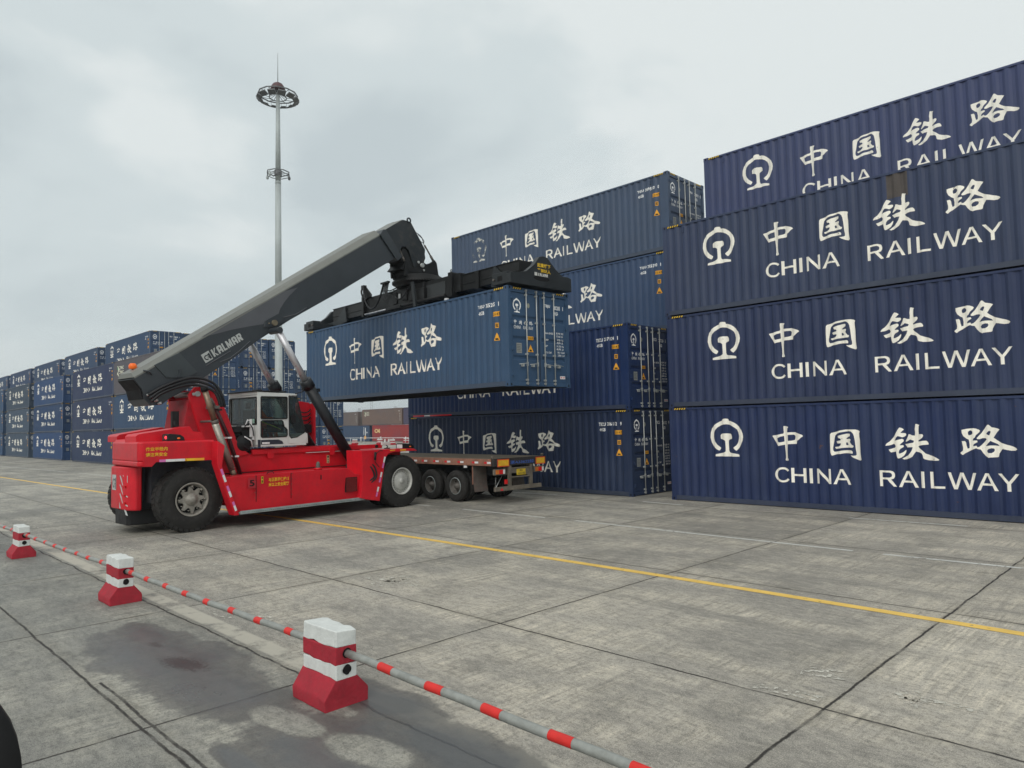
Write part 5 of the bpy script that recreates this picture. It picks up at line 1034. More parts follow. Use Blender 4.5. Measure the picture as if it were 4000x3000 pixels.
b=MB(); b.box(5.35,5.60,.66,.72,.45,.85); b.box(5.95,6.25,.64,.72,.5,.9); b.box(6.4,6.6,.62,.72,.42,.66); b.box(4.95,5.9,.60,.70,.26,.36); b.build('valve_block',M['black'],spr,bevel=.01)
b=MB(); b.box(5.72,5.84,.655,.665,.60,.78); b.build('label_plate',M['stripew'],spr)
b=MB(); b.obb((6.75,.60,.62),(1,0,0),(0,1,0),Vector((-.18,0,1)).normalized(),(.07,.03,.45)); b.build('brace',MATS['end_beam_paint'],spr)
b=MB(); b.tube([(3.4,.70,.34),(4.9,.70,.34)],.035,10); b.build('telescoping_cylinder',M['chrome'],spr)
b=MB(); b.tube([(4.9,.70,.34),(8.4,.70,.34)],.06,10); b.build('telescoping_cylinder_body',M['black'],spr)
b=MB(); b.prism([(7.15,.42),(8.2,.42),(8.2,.88),(7.15,.88)],'y',.85,.862); b.build('inspection_cover',mat('cover_plate_dark',(.042,.046,.048),.5,0,.15,4),spr,bevel=.004)
b=MB(); b.lathe([(0,.05),(.02,.05),(.02,.03),(0,.03)],'y',(8.60,.80,1.14),12); b.build('lifting_eye',SP,spr)
b=MB(); b.box(8.45,8.58,.62,.70,.14,.22); b.build('sensor',M['stripew'],spr)

# ---- cab
CX0,CX1=-.78,.80
W_=M['capwhite']
cab=MB(); 
cab.box(CX0,CX1,3.36,4.92,2.0,2.06)                     # floor
cab.prism([(3.36,3.44),(3.34,3.54),(4.62,3.50),(4.60,3.43)],'x',CX0,CX1)   # roof
for xa,xb in ((CX1-.05,CX1),(CX0,CX0+.05)):
    cab.box(xa,xb,3.36,3.46,2.06,3.45); cab.box(xa,xb,4.28,4.33,2.06,3.45)
    cab.box(xa,xb,3.46,4.28,2.06,2.26); cab.box(xa,xb,3.46,4.28,3.40,3.45); cab.box(xa,xb,3.46,4.28,2.72,2.78)
    cab.prism([(4.33,2.06),(4.96,2.06),(4.90,2.38),(4.60,2.24),(4.42,2.20),(4.33,2.30)],'x',xa,xb)
    cab.prism([(4.12,2.73),(4.28,2.73),(4.28,2.50),(4.18,2.56)],'x',xa,xb)
cab.box(CX0,CX1,4.90,4.96,2.06,2.35)
cab.box(CX0+.05,CX1-.05,3.36,3.40,2.06,2.62); cab.box(CX0+.05,CX1-.05,3.36,3.40,3.40,3.45)
cab=cab.build('cab',W_,rs,bevel=.012)
b=MB(); b.box(CX0-.02,CX1+.02,3.30,4.05,3.54,3.575); b.box(-.1,.2,3.7,3.85,3.575,3.64); b.build('cab_roof_hatch',M['black'],cab,bevel=.01)
gm=[]
b=MB(); b.add([(CX1-.02,3.46,2.78),(CX1-.02,4.28,2.78),(CX1-.02,4.28,3.40),(CX1-.02,3.46,3.40)],[(0,1,2,3)]); b.build('window',M['glass'],cab)
b=MB(); b.add([(CX1-.02,3.46,2.26),(CX1-.02,4.28,2.26),(CX1-.02,4.28,2.72),(CX1-.02,3.46,2.72)],[(0,1,2,3)]); b.build('window',M['glass'],cab)
b=MB(); b.add([(CX1-.02,y,z) for y,z in [(4.33,2.30),(4.42,2.20),(4.60,2.24),(4.90,2.38),(4.60,3.46),(4.33,3.45)]],[list(range(6))]); b.build('window',M['glass'],cab)
b=MB(); b.add([(CX0+.02,y,z) for y,z in [(3.46,2.26),(4.90,2.38),(4.60,3.46),(3.46,3.40)]],[(0,1,2,3)]); b.build('window',M['glass'],cab)
b=MB(); b.add([(CX0+.05,3.38,2.62),(CX1-.05,3.38,2.62),(CX1-.05,3.38,3.40),(CX0+.05,3.38,3.40)],[(0,1,2,3)]); b.build('rear_window',M['glass'],cab)
b=MB(); b.add([(CX0+.03,4.92,2.36),(CX1-.03,4.92,2.36),(CX1-.03,4.60,3.46),(CX0+.03,4.60,3.46)],[(0,1,2,3)]); b.build('windscreen',M['glass'],cab)
def frame(name,pts,parent,r=.018,x=CX1+.003):
    b=MB(); p=[Vector((x,a,c)) for a,c in pts]; b.tube(p+[p[0]],r,6,caps=False); b.build(name,M['black'],parent)
frame('window_seal',[(3.46,2.80),(3.48,2.78),(4.26,2.78),(4.28,2.80),(4.28,3.38),(4.26,3.40),(3.48,3.40),(3.46,3.38)],cab)
frame('window_seal',[(3.46,2.30),(3.50,2.26),(4.24,2.27),(4.28,2.31),(4.28,2.46),(4.18,2.55),(4.14,2.70),(4.10,2.73),(3.50,2.73),(3.46,2.70)],cab)
frame('window_seal',[(4.35,2.32),(4.42,2.22),(4.60,2.24),(4.88,2.38),(4.60,3.45),(4.35,3.45)],cab,r=.010)
b=MB(); q=[Vector((CX1-.05,3.352,2.64)),Vector((CX1-.05,3.352,3.38)),Vector((CX0+.05,3.352,3.38)),Vector((CX0+.05,3.352,2.64))]; b.tube(q+[q[0]],.018,6,caps=False); b.build('window_seal',M['black'],cab)
b=MB(); b.prism([(3.46,2.06),(3.46,2.19),(4.0,2.19),(4.12,2.14),(4.16,2.06)],'x',CX1,CX1+.006); b.box(CX1,CX1+.006,3.36,3.445,2.0,2.20); b.build('door_trim',mat('trim_navy',(.03,.035,.05),.5),cab)
b=MB(); b.box(CX1+.006,CX1+.008,3.49,3.72,2.075,2.125); b.build('maker_badge',M['stripew'],cab)
b=MB(); b.box(CX1+.004,CX1+.05,4.40,4.54,2.66,2.88); b.tube([(CX1+.02,4.47,2.88),(CX1-.0,4.47,3.45)],.008,6); b.build('mirror',M['black'],cab,bevel=.01)
b=MB(); b.tube([(CX1,4.55,3.5),(CX1+.05,4.75,3.56),(CX1+.05,4.82,3.60)],.014,6); b.box(CX1+.0,CX1+.10,4.76,4.88,3.60,3.72); b.build('camera_lamp',M['black'],cab)
b=MB(); b.box(.55,.64,3.34,3.352,2.66,2.78); b.build('sticker',mat('mint_sticker',(.35,.55,.45),.5),cab)
# seat, console, wheel
b=MB(); b.box(-.28,.24,3.62,4.12,2.40,2.50); b.box(-.28,.24,3.50,3.62,2.45,3.05); b.box(-.14,.10,3.50,3.58,3.08,3.26); b.box(-.2,.16,3.65,4.05,2.06,2.40); b.build('seat',M['black'],cab,bevel=.03)
b=MB(); b.tube([(0,4.45,2.1),(0,4.30,2.72)],.035,8); pts=[Vector((.19*math.cos(R(k*20)),4.30-.19*math.sin(R(k*20))*.8,2.74+.19*math.sin(R(k*20))*.6)) for k in range(19)]; b.tube(pts,.014,6,caps=False); b.box(.35,.55,3.9,4.3,2.4,2.62); b.build('steering_column',M['black'],cab)
b=MB(); b.tube([(.56,3.60,2.28),(.56,3.60,2.52)],.06,12); b.build('fire_extinguisher',M['redlens'],cab)
b=MB(); b.add([(CX1-.06,3.50,2.70),(CX1-.06,3.52,2.725),(CX1-.06,4.12,2.49),(CX1-.06,4.12,2.465)],[(0,1,2,3)]); b.build('lime_strap',M['lime'],cab)
# machinery behind the cab
b=MB(); b.lathe([(-.10,.24),(.10,.24),(.12,.16),(.16,.10),(.17,.001)],'x',(.55,3.02,2.10),22); b.lathe([(-.25,.20),(.12,.20),(.13,.001)],'x',(.45,3.20,2.46),18); b.box(-.6,.5,2.75,3.3,1.85,2.45); b.box(.35,.62,2.72,2.98,2.42,2.58); b.build('hydraulic_machinery',M['black'],rs,bevel=.012)
b=MB(); b.box(.60,.66,3.22,3.27,2.28,2.78); b.box(.58,.68,3.0,3.3,2.56,2.60); b.tube([(.62,3.10,2.62),(.62,3.16,2.76),(.62,3.26,2.70)],.02,6); b.box(.55,.64,3.29,3.35,2.20,2.60); b.tube([(.70,3.02,2.30),(.70,3.22,2.18),(.70,3.26,2.0)],.018,6); b.build('pipe_bracket',M['stripew'],rs)
hose('cab_hose',[[(.66,3.0,2.5),(.72,3.12,2.66),(.72,3.25,2.52),(.70,3.30,2.3)],[(.64,2.9,2.2),(.74,3.05,2.0),(.72,3.2,1.92)]],.014,rs)
# red hose guard on the far side
b=MB(); b.prism([(5.95,1.90),(5.90,3.30),(6.05,3.38),(6.40,3.33),(6.46,3.2),(6.50,1.90)],'x',-1.32,-1.26); b.box(-1.26,-1.0,6.40,6.47,1.9,3.30); b.build('hose_guard',RED,rs,bevel=.01)
for k in range(5): hose('guard_hose',[[(-1.22,5.95,2.55+.13*k),(-1.12,6.10,2.48+.13*k),(-1.12,6.28,2.52+.13*k),(-1.2,6.40,2.6+.13*k)]],.02,rs)
b=MB(); b.box(-1.25,-1.1,5.95,6.38,2.35,2.62); b.build('guard_box',M['black'],rs)

# ---------------------------------------------------------------- driver
def skinned(name,verts,edges,rad,m,parent,root=0,sub=2):
    me=bpy.data.meshes.new(name); me.from_pydata(verts,edges,[]); o=bpy.data.objects.new(name,me); C.objects.link(o); o.parent=parent
    sk=o.modifiers.new('s','SKIN'); 
    for i,v in enumerate(me.skin_vertices[0].data):
        r=rad[i]; v.radius=(r,r) if not isinstance(r,tuple) else r; v.use_root=(i==root)
    su=o.modifiers.new('u','SUBSURF'); su.levels=sub; su.render_levels=sub
    me.materials.append(m); sk.use_smooth_shade=True; return o
drv=bpy.data.meshes.new('person')
Dp=RM@Vector((-.02,3.86,2.50))
V=[(0,0,.10),(0,-.04,.30),(0,-.06,.52),(0,-.05,.62),(0,-.02,.72),(0,0,.80),
   (.10,.06,.08),(.13,.42,.06),(.13,.50,-.28),(.13,.62,-.34),(-.10,.06,.08),(-.13,.42,.06),(-.13,.50,-.28),(-.13,.62,-.34),
   (.18,-.05,.52),(.24,.10,.30),(.14,.34,.30),(.12,.40,.31),(-.18,-.05,.52),(-.24,.10,.30),(-.14,.34,.30),(-.12,.40,.31)]
E=[(0,1),(1,2),(2,3),(3,4),(4,5),(0,6),(6,7),(7,8),(8,9),(0,10),(10,11),(11,12),(12,13),(2,14),(14,15),(15,16),(16,17),(2,18),(18,19),(19,20),(20,21)]
Rr=[.14,.13,.14,.055,.085,.07,.10,.075,.055,.04,.10,.075,.055,.04,.07,.05,.04,.035,.07,.05,.04,.035]
pr=skinned('person',V,E,Rr,M['vest'],None); pr.location=Dp; pr.rotation_euler=(0,0,R(4.8))
tag(pr,'person in an orange work suit seated at the wheel inside the white cab','person')
hm=MB(); 
for i in range(1): hm.lathe([(-.10,.001),(-.09,.055),(-.04,.088),(.03,.092),(.08,.07),(.105,.001)],'z',(0,.0,.76),16)
hm.box(-.012,.012,.085,.11,.73,.77); hm.lathe([(-.01,.02),(.0,.022),(.01,.001)],'x',(.09,0,.75),8)
h_=hm.build('head',M['skin'],pr); hr=MB(); hr.lathe([(.02,.094),(.07,.085),(.11,.05),(.12,.001)],'z',(0,-.008,.76),16); hr.build('hair',M['hair'],pr)
# ---------------------------------------------------------------- flatbed trailer
tr=thing('flatbed_trailer','worn rusty flatbed semi trailer parked under the lifted container','trailer',(-15.84,15.0,0))
# local: x negative towards the front, y 0..2.38
b=MB(); b.box(-12.4,-.02,.02,2.36,1.36,1.42); b.build('deck',M['deck'],tr,bevel=.005)
b=MB(); b.box(-12.4,-.10,0,.05,1.20,1.415); b.box(-12.4,-.10,2.33,2.38,1.20,1.415); b.box(-12.4,-.1,.05,.10,1.20,1.215); b.build('side_rail',M['trail'],tr,bevel=.004)
b=MB(); b.box(-12.2,-.2,.72,.84,.86,1.34); b.box(-12.2,-.2,1.54,1.66,.86,1.34)
for i in range(20): b.box(-12.1+i*.62,-12.02+i*.62,.05,2.33,1.22,1.34)
b.box(-12.2,-.2,.66,.90,.86,.89); b.box(-12.2,-.2,1.48,1.72,.86,.89); b.build('chassis_beam',M['under'],tr)
for i,xx in enumerate((-5.62,-5.22,-4.60,-4.16,-3.60,-2.98,-2.38,-1.72,-1.02,-.45)):
    if i==0: continue
    b=MB(); b.add([(xx,-.003,1.27),(xx+.13,-.003,1.27),(xx+.13,-.003,1.33),(xx,-.003,1.33)],[(0,1,2,3)]); b.build('reflective_tape',M['striper'],tr)
    b=MB(); b.add([(xx+.13,-.003,1.27),(xx+.30,-.003,1.27),(xx+.30,-.003,1.33),(xx+.13,-.003,1.33)],[(0,1,2,3)]); b.build('reflective_tape',M['stripew'],tr)
b=MB(); b.box(-.14,.0,.0,2.38,1.19,1.42); b.build('rear_beam',mat('black_rear_beam',(.03,.028,.028),.7,0,.3,5,dirt=.5,dirtcol=(.13,.10,.08)),tr,bevel=.006)
for y0,y1 in ((.14,.64),(1.86,2.30)):
    b=MB(); b.box(.0,.012,y0,y1,1.17,1.40); b.box(.012,.016,y0+.03,y1-.03,1.20,1.37,1); b.build('reflector_plate',[mat('orange_edge',(.65,.09,.03),.5,0,.15,8),mat('yellow_reflector',(.72,.42,.03),.5,0,.15,9,worn=None,dirt=.25)],tr)
decal('fleet_lettering',[(fit(text2d('浙A33622挂',1,.02),.70,1.78,1.23,1.34),0)],lambda a,c:(.004,a,c),[M['blue']],tr)
b=MB(); 
for y in (.70,1.66): b.box(-.10,-.02,y-.05,y+.07,.50,1.19)
b.box(-.09,-.03,.74,1.68,.80,1.10); b.box(-.03,-.015,.74,1.68,1.08,1.12); b.box(-.03,-.015,.74,1.68,.80,.84); b.box(-.3,-.1,.68,.76,.9,1.2); b.box(-.3,-.1,1.62,1.70,.9,1.2); b.build('rear_frame',M['muck'],tr,bevel=.006)
b=MB(); b.box(-.03,-.018,1.0,1.40,.87,1.06); np_=b.build('number_plate',M['tyellow'],tr)
decal('plate_lettering',[(fit(text2d('浙A',1,.02),1.12,1.28,.985,1.045),0),(fit(text2d('3622挂',1,.02),1.03,1.37,.885,.965),0)],lambda a,c:(-.015,a,c),[mat('plate_print_dark',(.16,.12,.03),.7)],np_)
b=MB(); b.box(-.06,.02,.02,2.10,.42,.55); b.build('bumper',M['muck'],tr,bevel=.008)
b=MB(); b.add([(.024,.22,.44),(.024,.36,.44),(.024,.29,.53)],[(0,1,2)]); b.build('reflector',M['striper'],tr)
for y0 in (.08,1.86):
    b=MB(); b.box(-.12,-.04,y0-.03,y0+.45,.92,1.10); h=b.build('lamp_bracket',M['muck'],tr)
    for k,(a0,a1,mm) in enumerate(((.02,.15,'beacon_dull'),(.15,.32,'redlens'),(.32,.40,'stripew'))):
        q=MB(); q.box(-.04,-.02,y0+a0,y0+a1,.945,1.075); q.build('tail_lamp',M.get(mm) or mat('amber_lens',(.55,.16,.03),.35),tr)
b=MB(); b.box(-.10,-.03,.52,.60,.62,.76); b.build('reflector',M['redlens'],tr)
b=MB(); b.box(-.09,-.05,.0,.04,1.42,1.50) if 0 else None
for y in (.04,2.30):
    for x_ in (-.12,-12.2):
        q=MB(); q.lathe([(0,.045),(.03,.045),(.04,.06),(.07,.055),(.085,.03),(.09,.001)],'z',(x_,y,1.42),12); q.build('twist_lock',M['muck'],tr)
for y0,y1 in ((.05,.62),(1.76,2.33)):
    b=MB(); b.prism([(-1.05,1.20),(-1.03,1.20),(-1.02,.9),(-1.00,.62),(-.95,.36),(-.97,.36),(-1.02,.62),(-1.04,.9)],'y',y0,y1); b.build('mudflap',mat('mudflap_rubber',(.10,.085,.075),.85,0,.25,5,dirt=.6,dirtcol=(.16,.06,.045)),tr)
    b=MB(); b.box(-1.06,-1.03,y0-.02,y0+.01,.6,1.2); b.build('flap_bracket',M['trail'],tr)
for x_ in (-1.92,-3.22,-4.52):
    b=MB(); b.tube([(x_,.3,.5),(x_,2.1,.5)],.07,12); b.box(x_-.45,x_+.45,.76,.84,.62,.68); b.box(x_-.45,x_+.45,1.54,1.62,.62,.68); b.box(x_-.06,x_+.06,.72,.86,.6,.9); b.box(x_-.06,x_+.06,1.52,1.66,.6,.9); b.build('axle',M['under'],tr)
def twheel(x_,yo,side):
    # wheel axis along y
    b=MB(); r=.51; wd=.245; rim=.27
    for k in (0,1):
        yc=yo+side*(-.13-k*.29); h=wd/2; sh=.87*r
        b.lathe([(-h*.7,rim),(-h*.95,rim+.05),(-h,(rim+sh)/2),(-h*.92,sh),(-h*.75,r-.02),(-h*.3,r),(h*.3,r),(h*.75,r-.02),(h*.92,sh),(h,(rim+sh)/2),(h*.95,rim+.05),(h*.7,rim)],'y',(x_,yc,r),48)
    w_=b.build('wheel',M['rubber'],tr)
    q=MB(); f=yo-side*.04; s=side
    q.lathe([(s*.0,rim+.012),(s*.01,rim-.004),(-s*.02,rim-.02),(-s*.08,rim-.03),(-s*.14,rim-.045),(-s*.14,.15),(-s*.10,.13),(-s*.09,.09),(s*.0,.075),(s*.01,.001)],'y',(x_,f,r),36)
    q.build('rim',M['rimdark'],w_)
    for k in range(6):
        t=2*math.pi*k/6+.3; d=MB(); d.lathe([(0,.028),(s*.004,.001)],'y',(x_+.185*math.cos(t),f-s*.137,r+.185*math.sin(t)),10); d.build('rim_hole',M['dark'],w_)
    e_=MB(); e_.lathe([(0,rim+.006),(s*.008,rim-.012)],'y',(x_,f+s*.008,r),36); e_.build('rim_edge',M['step'],w_)
for x_ in (-1.92,-3.22,-4.52):
    twheel(x_,.02,-1); twheel(x_,2.36,1)
b=MB(); b.box(-9.6,-9.45,.55,.70,.05,.9); b.box(-9.6,-9.45,1.68,1.83,.05,.9); b.box(-9.7,-9.35,.45,.8,0,.05); b.box(-9.7,-9.35,1.58,1.93,0,.05); b.build('landing_leg',M['muck'],tr)
b=MB(); b.tube([(-.5,.9,.95),(-.08,.10,.50)],.012,6); b.tube([(-.06,.12,.85),(-.03,.05,.55)],.006,5); b.build('stay',M['steel'],tr)
b=MB(); b.box(-1.42,-1.30,.0,.04,1.12,1.19); b.build('side_marker',M['stripew'],tr)

# ---------------------------------------------------------------- light mast
ms=thing('lamp_mast','tall pale grey floodlight mast rising behind the boom','lamp mast',(-47.5,23.93,0))
b=MB(); b.tube([(0,0,0),(0,0,11.1)],.285,12,r2=.245); b.tube([(0,0,11.1),(0,0,20.4)],.235,12,r2=.205); b.tube([(0,0,20.4),(0,0,27.6)],.195,12,r2=.13)
for v in (0,): b.lathe([(0,.45),(.05,.45),(.05,.30)],'z',(0,0,0),12)
b.tube([(0,0,11.0),(0,0,11.2)],.25,12); b.tube([(0,0,20.3),(0,0,20.5)],.21,12); b.build('pole',M['mast'],ms)
b=MB(); RR=1.38
def ring(b,r,z,h,wd,n=12):
    for k in range(n):
        a0,a1=2*math.pi*k/n,2*math.pi*(k+1)/n; p0=Vector((r*math.cos(a0),r*math.sin(a0),z)); p1=Vector((r*math.cos(a1),r*math.sin(a1),z)); d=(p1-p0); L=d.length; d.normalize(); n_=Vector((0,0,1)).cross(d)
        b.obb((p0+p1)/2,d,n_,(0,0,1),(L/2+.01,wd/2,h/2))
ring(b,RR,26.95,.07,.06); ring(b,.62,26.75,.05,.05)
for k in range(12):
    a=2*math.pi*(k)/12; b.tube([(.18*math.cos(a),.18*math.sin(a),27.0),(.62*math.cos(a),.62*math.sin(a),26.75),(RR*math.cos(a+.12),RR*math.sin(a+.12),26.92)],.022,5)
b.build('lamp_ring',M['lamp'],ms)
for k in range(12):
    a=2*math.pi*(k+.5)/12; er=Vector((math.cos(a),math.sin(a),0)); et=Vector((-math.sin(a),math.cos(a),0)); q=MB()
    up=Vector((0,0,1)); n_=(er*.45-up*.9).normalized(); u_=n_.cross(et)
    q.obb(er*1.30+Vector((0,0,26.58)),et,u_,n_,(.27,.20,.05)); q.obb(er*1.28+Vector((0,0,26.66)),et,u_,n_,(.16,.13,.04)); q.tube([er*RR+et*.2+up*26.93,er*1.32+et*.2+up*26.62],.012,4); q.tube([er*RR-et*.2+up*26.93,er*1.32-et*.2+up*26.62],.012,4); q.build('floodlight',M['lamp'],ms)
b=MB(); b.lathe([(27.25,.50),(27.35,.53),(27.5,.50),(27.75,.34),(27.88,.12),(27.90,.001)],'z',(0,0,0),18); b.lathe([(27.25,.50),(27.3,.1)],'z',(0,0,0),18); b.build('mast_cap',M['maroon'],ms)
b=MB(); b.tube([(0,0,27.85),(0,0,30.1)],.028,5,r2=.012); b.build('lightning_rod',M['lamp'],ms)
b=MB(); ring(b,.80,21.15,.06,.05,8); ring(b,.80,20.95,.04,.04,8)
for k in range(8):
    a=2*math.pi*k/8; b.tube([(.2*math.cos(a),.2*math.sin(a),21.1),(.8*math.cos(a),.8*math.sin(a),21.05)],.02,4)
b.lathe([(20.9,.26),(21.3,.26)],'z',(0,0,0),12); b.build('camera_ring',M['lamp'],ms)
for a in (-.6,1.2,2.6,3.9,5.0):
    q=MB(); c=Vector((.78*math.cos(a),.78*math.sin(a),20.82)); q.lathe([(-.16,.001),(-.12,.08),(0,.10),(.10,.08),(.14,.03),(.3,.03)],'z',tuple(c),10); q.build('camera',M['mast'] if a>2 else M['lamp'],ms)

# ---------------------------------------------------------------- barrier blocks and rail
def block(loc,label,kseed,group='striped concrete blocks of the barrier',first=None,rz=0,sc_=1.0):
    r=random.Random(kseed)
    t=thing('barrier_block',label,'barrier block',loc,rz,group)
    t.scale=(sc_,sc_,sc_)
    def lump(b,secs,mi):
        pass
    n=7
    def slab(name,secs,m):
        # secs: list of (z, ylo, yhi)
        b=MB(); vs=[];fs=[]; xs=[i*.58/(n-1) for i in range(n)]; ring_=[]
        prof=[(y0,z) for z,y0,y1 in secs]+[(y1,z) for z,y0,y1 in secs[::-1]]
        m_=len(prof)
        for x_ in xs:
            for (y,z) in prof: vs.append((x_+ (r.uniform(-.004,.004)),y+r.uniform(-.004,.004),z+ (r.uniform(-.010,.010) if z>.01 else 0)))
        for i in range(n-1):
            for k in range(m_): fs.append((i*m_+k,i*m_+(k+1)%m_,(i+1)*m_+(k+1)%m_,(i+1)*m_+k))
        tri_=tessellate_polygon([[Vector((p[0],p[1],0)) for p in prof]]); fs+=[tuple(q) for q in tri_]+[tuple((n-1)*m_+i for i in q) for q in tri_]
        b.add(vs,fs); return b.build(name,m,t,bevel=.012)
    slab('base',[(0,.0,.44),(.10,-.003,.443),(.12,.005,.435),(.255,.105,.325)],M['concr'])
    slab('lower_white_band',[(.25,.107,.323),(.375,.108,.322)],M['concw'])
    slab('red_band',[(.37,.106,.324),(.53,.105,.322)],M['concr'])
    slab('upper_white_band',[(.525,.108,.322),(.665,.112,.318)],M['concw'])
    for z in (.47,.325):
        for xx,s in ((.584,1),(-.004,-1)):
            b=MB(); pts=[(xx+.004*s,.215+.043*math.cos(q*.449)*r.uniform(.9,1.12),z+.043*math.sin(q*.449)*r.uniform(.9,1.12)) for q in range(14)]; b.add(pts,[list(range(14))]); b.build('pipe_hole',M['dark'],t)
    return t
B=[(-6.2,'nearest striped concrete block, large at the bottom centre left'),(-11.90,'middle striped concrete block of the three, left of the damp patch'),(-17.72,'farthest small striped concrete block at the left edge'),(-23.5,'striped concrete block just outside the left edge')]
BY_=[3.25,3.14,2.99,2.9]
for i,(x_,lb) in enumerate(B): block((x_,BY_[i],0),lb,i,sc_=[1,.98,.94,.94][i])
def rail(x0,x1,label,ph,ya=3.465,yb=3.465,bl=.045):
    t=thing('barrier_pipe',label,'barrier pipe',(x0,ya,0),0,'barrier pipes between the blocks')
    b=MB(); n=24; pts=[]
    sag=lambda x_: .468-.012*math.sin(math.pi*(x_-x0)/(x1-x0))
    for i in range(n+1):
        x_=x0+(x1-x0)*i/n; pts.append((x_-x0,(yb-ya)*i/n+.006*math.sin(i*1.3),sag(x_)))
    b.tube(pts,.034,14); b.build('pipe',M['pipe'],t)
    x_=x0+ph
    while x_<x1-.3:
        q=MB(); fy=lambda d:(yb-ya)*d/(x1-x0)+.006*math.sin(d/(x1-x0)*n*1.3)
        q.tube([(x_-x0+bl*k,fy(x_-x0+bl*k),sag(x_+bl*k)) for k in range(4)],.0355,14,caps=False); q.build('red_band',mat('red_tape_band',(.62,.03,.025),.5,0,.12,12),t)
        x_+=.64
rail(-5.60,.6,'grey pipe with red bands running right from the nearest block',.50,3.465,3.465,.065)
rail(-11.30,-6.21,'grey pipe with red bands between the middle and nearest blocks',.12,3.36,3.465)
rail(-17.12,-11.91,'grey pipe with red bands between the farthest and middle blocks',.15,3.20,3.35)
rail(-23.0,-17.73,'grey pipe with red bands leaving the left edge of the picture',.2,3.1,3.19)

# ---------------------------------------------------------------- distant barrier, hoops, skyline
FB='distant striped blocks by the far containers'
k=0
for x_,y_ in ((-93.6,59.2),(-88.9,60.5),(-82.8,58.4),(-91.2,67),(-99.5,58.5)):
    t=thing('barrier_block',['distant striped block, leftmost but one under the blue container','distant striped block beside the white hoop before the red container','distant striped block right of the work lamp','distant striped block at the right, before the red container','distant striped block hidden behind the lift cylinder'][k],'barrier block',(x_,y_,0),0,FB); k+=1
    b=MB(); b.prism([(-.34,0),(-.34,.13),(-.17,.30),(.17,.30),(.34,.13),(.34,0)],'x',0,.9); b.build('base',M['concr'],t)
    b=MB(); b.box(0,.9,-.17,.17,.30,.44); b.build('lower_white_band',M['concw'],t)
    b=MB(); b.box(0,.9,-.171,.171,.44,.60); b.build('red_band',M['concr'],t)
    b=MB(); b.box(0,.9,-.17,.17,.60,.80); b.build('upper_white_band',M['concw'],t)
rl=MB(); rl.tube([(-118,64,.85),(-70,64,.85)],.05,6)
for i in range(13): rl.tube([(-118+4*i,64,0),(-118+4*i,64,.85)],.04,6)
tag(rl.build('guard_rail',M['stripew']),'thin pale guard rail running before the distant containers','guard rail')
for i,(x_,y_) in enumerate(((-101.8,66),(-99.0,68),(-90.5,66.8))):
    q=MB(); q.tube([(x_,y_,0),(x_,y_,.75),(x_+.12,y_-.1,.92),(x_+.85,y_-.75,.92),(x_+.97,y_-.85,.75),(x_+.97,y_-.85,0)],.05,8)
    tag(q.build('hoop_guard',M['stripew']),['white hoop guard before the distant blue container','white hoop guard at the left foot of the red container','white hoop guard behind the dark front lamp housing'][i],'hoop guard','white hoop guards')
def tower(u_az,dist,w_,h_,label,steps):
    a=R(u_az); c=(dist*math.cos(a),dist*math.sin(a),0); t=thing('tower_block',label,'building',c,a+math.pi/2,'hazy tower blocks on the horizon')
    bm_=mat('pale_building',(.33,.33,.34),.8,0,.15,.02); bw=mat('building_window',(.10,.12,.14),.4)
    b=MB(); b.box(-w_/2,w_/2,-9,9,0,h_); 
    for x0,x1,dh in steps: b.box(x0*w_,x1*w_,-6,6,h_,h_+dh)
    b.box(-w_/2-.6,w_/2+.6,-9.6,9.6,h_-1.2,h_); b.build('wall',bm_,t)
    nx=int(w_/4.2); nz=int(h_/3.3)
    for i in range(nx):
        q=MB(); x0=-w_/2+1.2+i*(w_-1.5)/nx
        for z in range(max(1,nz-9),nz): q.box(x0,x0+1.9,9.0,9.2,z*3.3+.6,z*3.3+2.3); q.box(x0,x0+1.9,-9.2,-9.0,z*3.3+.6,z*3.3+2.3)
        q.build('window_column',bw,t)
def az(u): return 135+math.degrees(math.atan((2000-u)/2763.4))+0.02
tower(az(1411),2500,30,62,'hazy tower block on the skyline under the lifted container, middle',[(.05,.35,9)])
tower(az(1343),2500,16,60,'hazy tower block at the left end of the visible skyline',[(-.3,.1,4)])
tower(az(1360),2500,14,50,'low hazy tower block beside the left one',[])
tower(az(1550),2500,20,66,'hazy tower block at the right end of the visible skyline',[(-.2,.3,5),(.0,.5,9)])
tower(az(1568),2500,22,64,'hazy tower block farthest right beside the twin roofed one',[(.1,.3,4)])
tower(az(1470),3200,40,66,'very faint low tower block between the two hazy ones',[(-.1,.4,5)])
a=R(az(1451.5)); LT=thing('lattice_tower','faint lattice tower rising on the skyline under the lifted container','lattice tower',(1200*math.cos(a),1200*math.sin(a),0),a)
b=MB()
for s in (-1,1):
    for q in (-1,1): b.tube([(s*1.9,q*1.9,0),(s*1.2,q*1.2,75)],.22,4)
for i in range(22):
    z0=i*3.4; w0=1.9-.7*z0/75; w1=1.9-.7*(z0+3.4)/75
    for s in (-1,1): b.tube([(s*w0,-w0,z0),(s*w1,w1,z0+3.4)],.12,4); b.tube([(-w0,s*w0,z0),(w1,s*w1,z0+3.4)],.12,4)
b.build('lattice',mat('lattice_grey',(.25,.26,.27),.6),LT)
a=R(135+math.degrees(math.atan((2000-1275)/2763.4))); d_=300
GC=thing('jib_crane','orange red jib crane tip glimpsed between spreader and lifted container','crane',(d_*math.cos(a),d_*math.sin(a),0),a-math.pi/2)
cr=mat('crane_red',(.62,.09,.05),.6)
b=MB(); b.box(-.9,.9,-.9,.9,0,36); b.build('column',cr,GC)
b=MB(); b.prism([(0,34.5),(10.2,44.8),(10.2,45.4),(0,36.5)],'y',-.5,.5); b.build('jib',cr,GC)
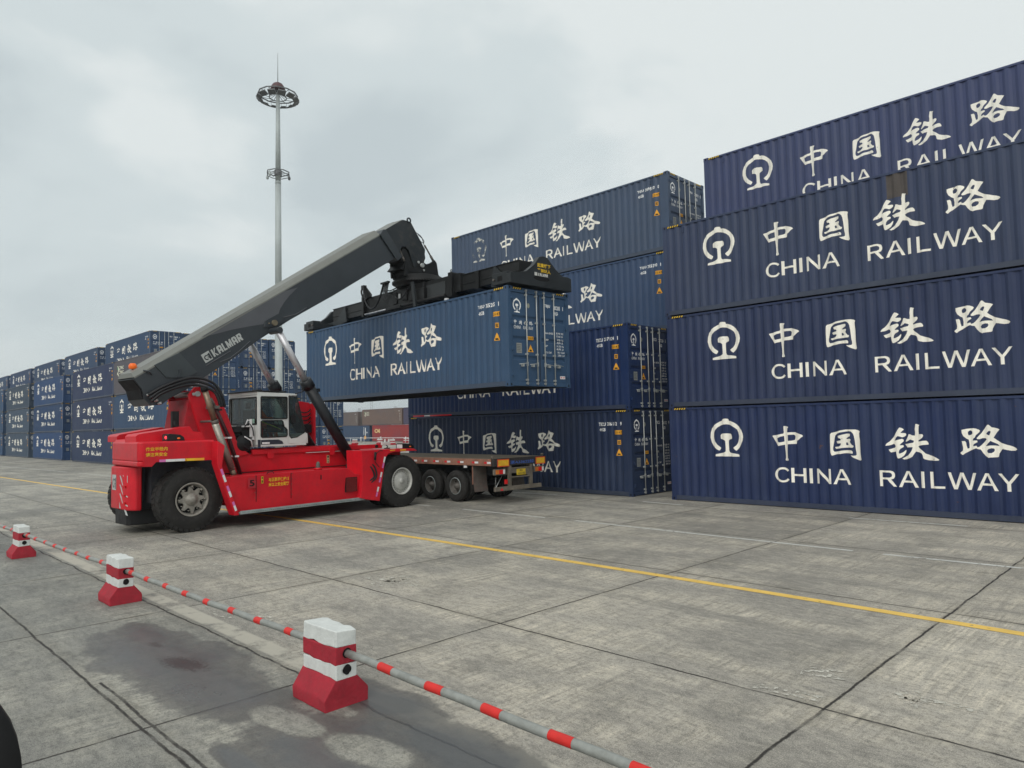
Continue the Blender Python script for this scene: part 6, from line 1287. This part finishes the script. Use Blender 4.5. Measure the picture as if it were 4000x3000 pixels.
b=MB(); b.box(9.6,11.2,-.8,.8,41.5,48.5); b.tube([(10.4,0,48.5),(0,0,36.5)],.08,4); b.tube([(10.4,0,48.3),(19,0,45.5)],.06,4); b.build('jib_head',cr,GC)
b=MB(); b.tube([(-25.5,19.25,2.93),(-24.7,19.25,2.93)],.03,8,0); b.tube([(-24.7,19.25,2.93),(-24.3,19.25,2.93)],.03,8,1); b.tube([(-24.3,19.25,2.93),(-22.9,19.25,2.93)],.03,8,0)
tag(b.build('marker_pole',[M['striper'],M['stripew']]),'red and white pole lying on the lower container behind the flatbed','pole')
# wing mirror of the vehicle the picture was taken from
wmx=thing('wing_mirror','black rounded wing mirror edge at the lower left corner','wing mirror')
cc=Vector((0,0,2.463)); P0=cc+(cf-s2*.785-u2*.575)*1.35; wmx.location=P0
b=MB(); b.lathe([(-.05,.001),(-.045,.07),(-.02,.10),(.03,.11),(.06,.105),(.065,.001)],'x',(0,0,0),28)
for i,v in enumerate(b.v): b.v[i]=(v[0],v[1]*.9,v[2]*1.75)
wm=b.build('housing',M['black'],wmx)
b=MB(); b.tube([(0,0,-.15),(.10,-.06,-.30),(.28,-.22,-.42)],.02,10); b.build('arm',M['black'],wmx)
b=MB(); b.lathe([(-.052,.06),(-.054,.001)],'x',(0,0,0),28)
for i,v in enumerate(b.v): b.v[i]=(v[0],v[1]*.9,v[2]*1.7)
b.build('mirror_glass',M['chrome'],wmx)

# ---------------------------------------------------------------- haze
hz=MB(); hz.box(-4010,1510,-1510,4510,-1,96); ho=hz.build('haze',None); ho['kind']='stuff'
hm_=bpy.data.materials.new('haze_air'); hm_.use_nodes=True; nt=hm_.node_tree; nt.nodes.clear()
o=N(nt,'ShaderNodeOutputMaterial'); v=N(nt,'ShaderNodeVolumePrincipled'); v.inputs['Color'].default_value=(.86,.93,.97,1); v.inputs['Density'].default_value=.00038; v.inputs['Anisotropy'].default_value=.2
Lk(nt,v.outputs[0],o.inputs['Volume']); ho.data.materials.clear(); ho.data.materials.append(hm_)
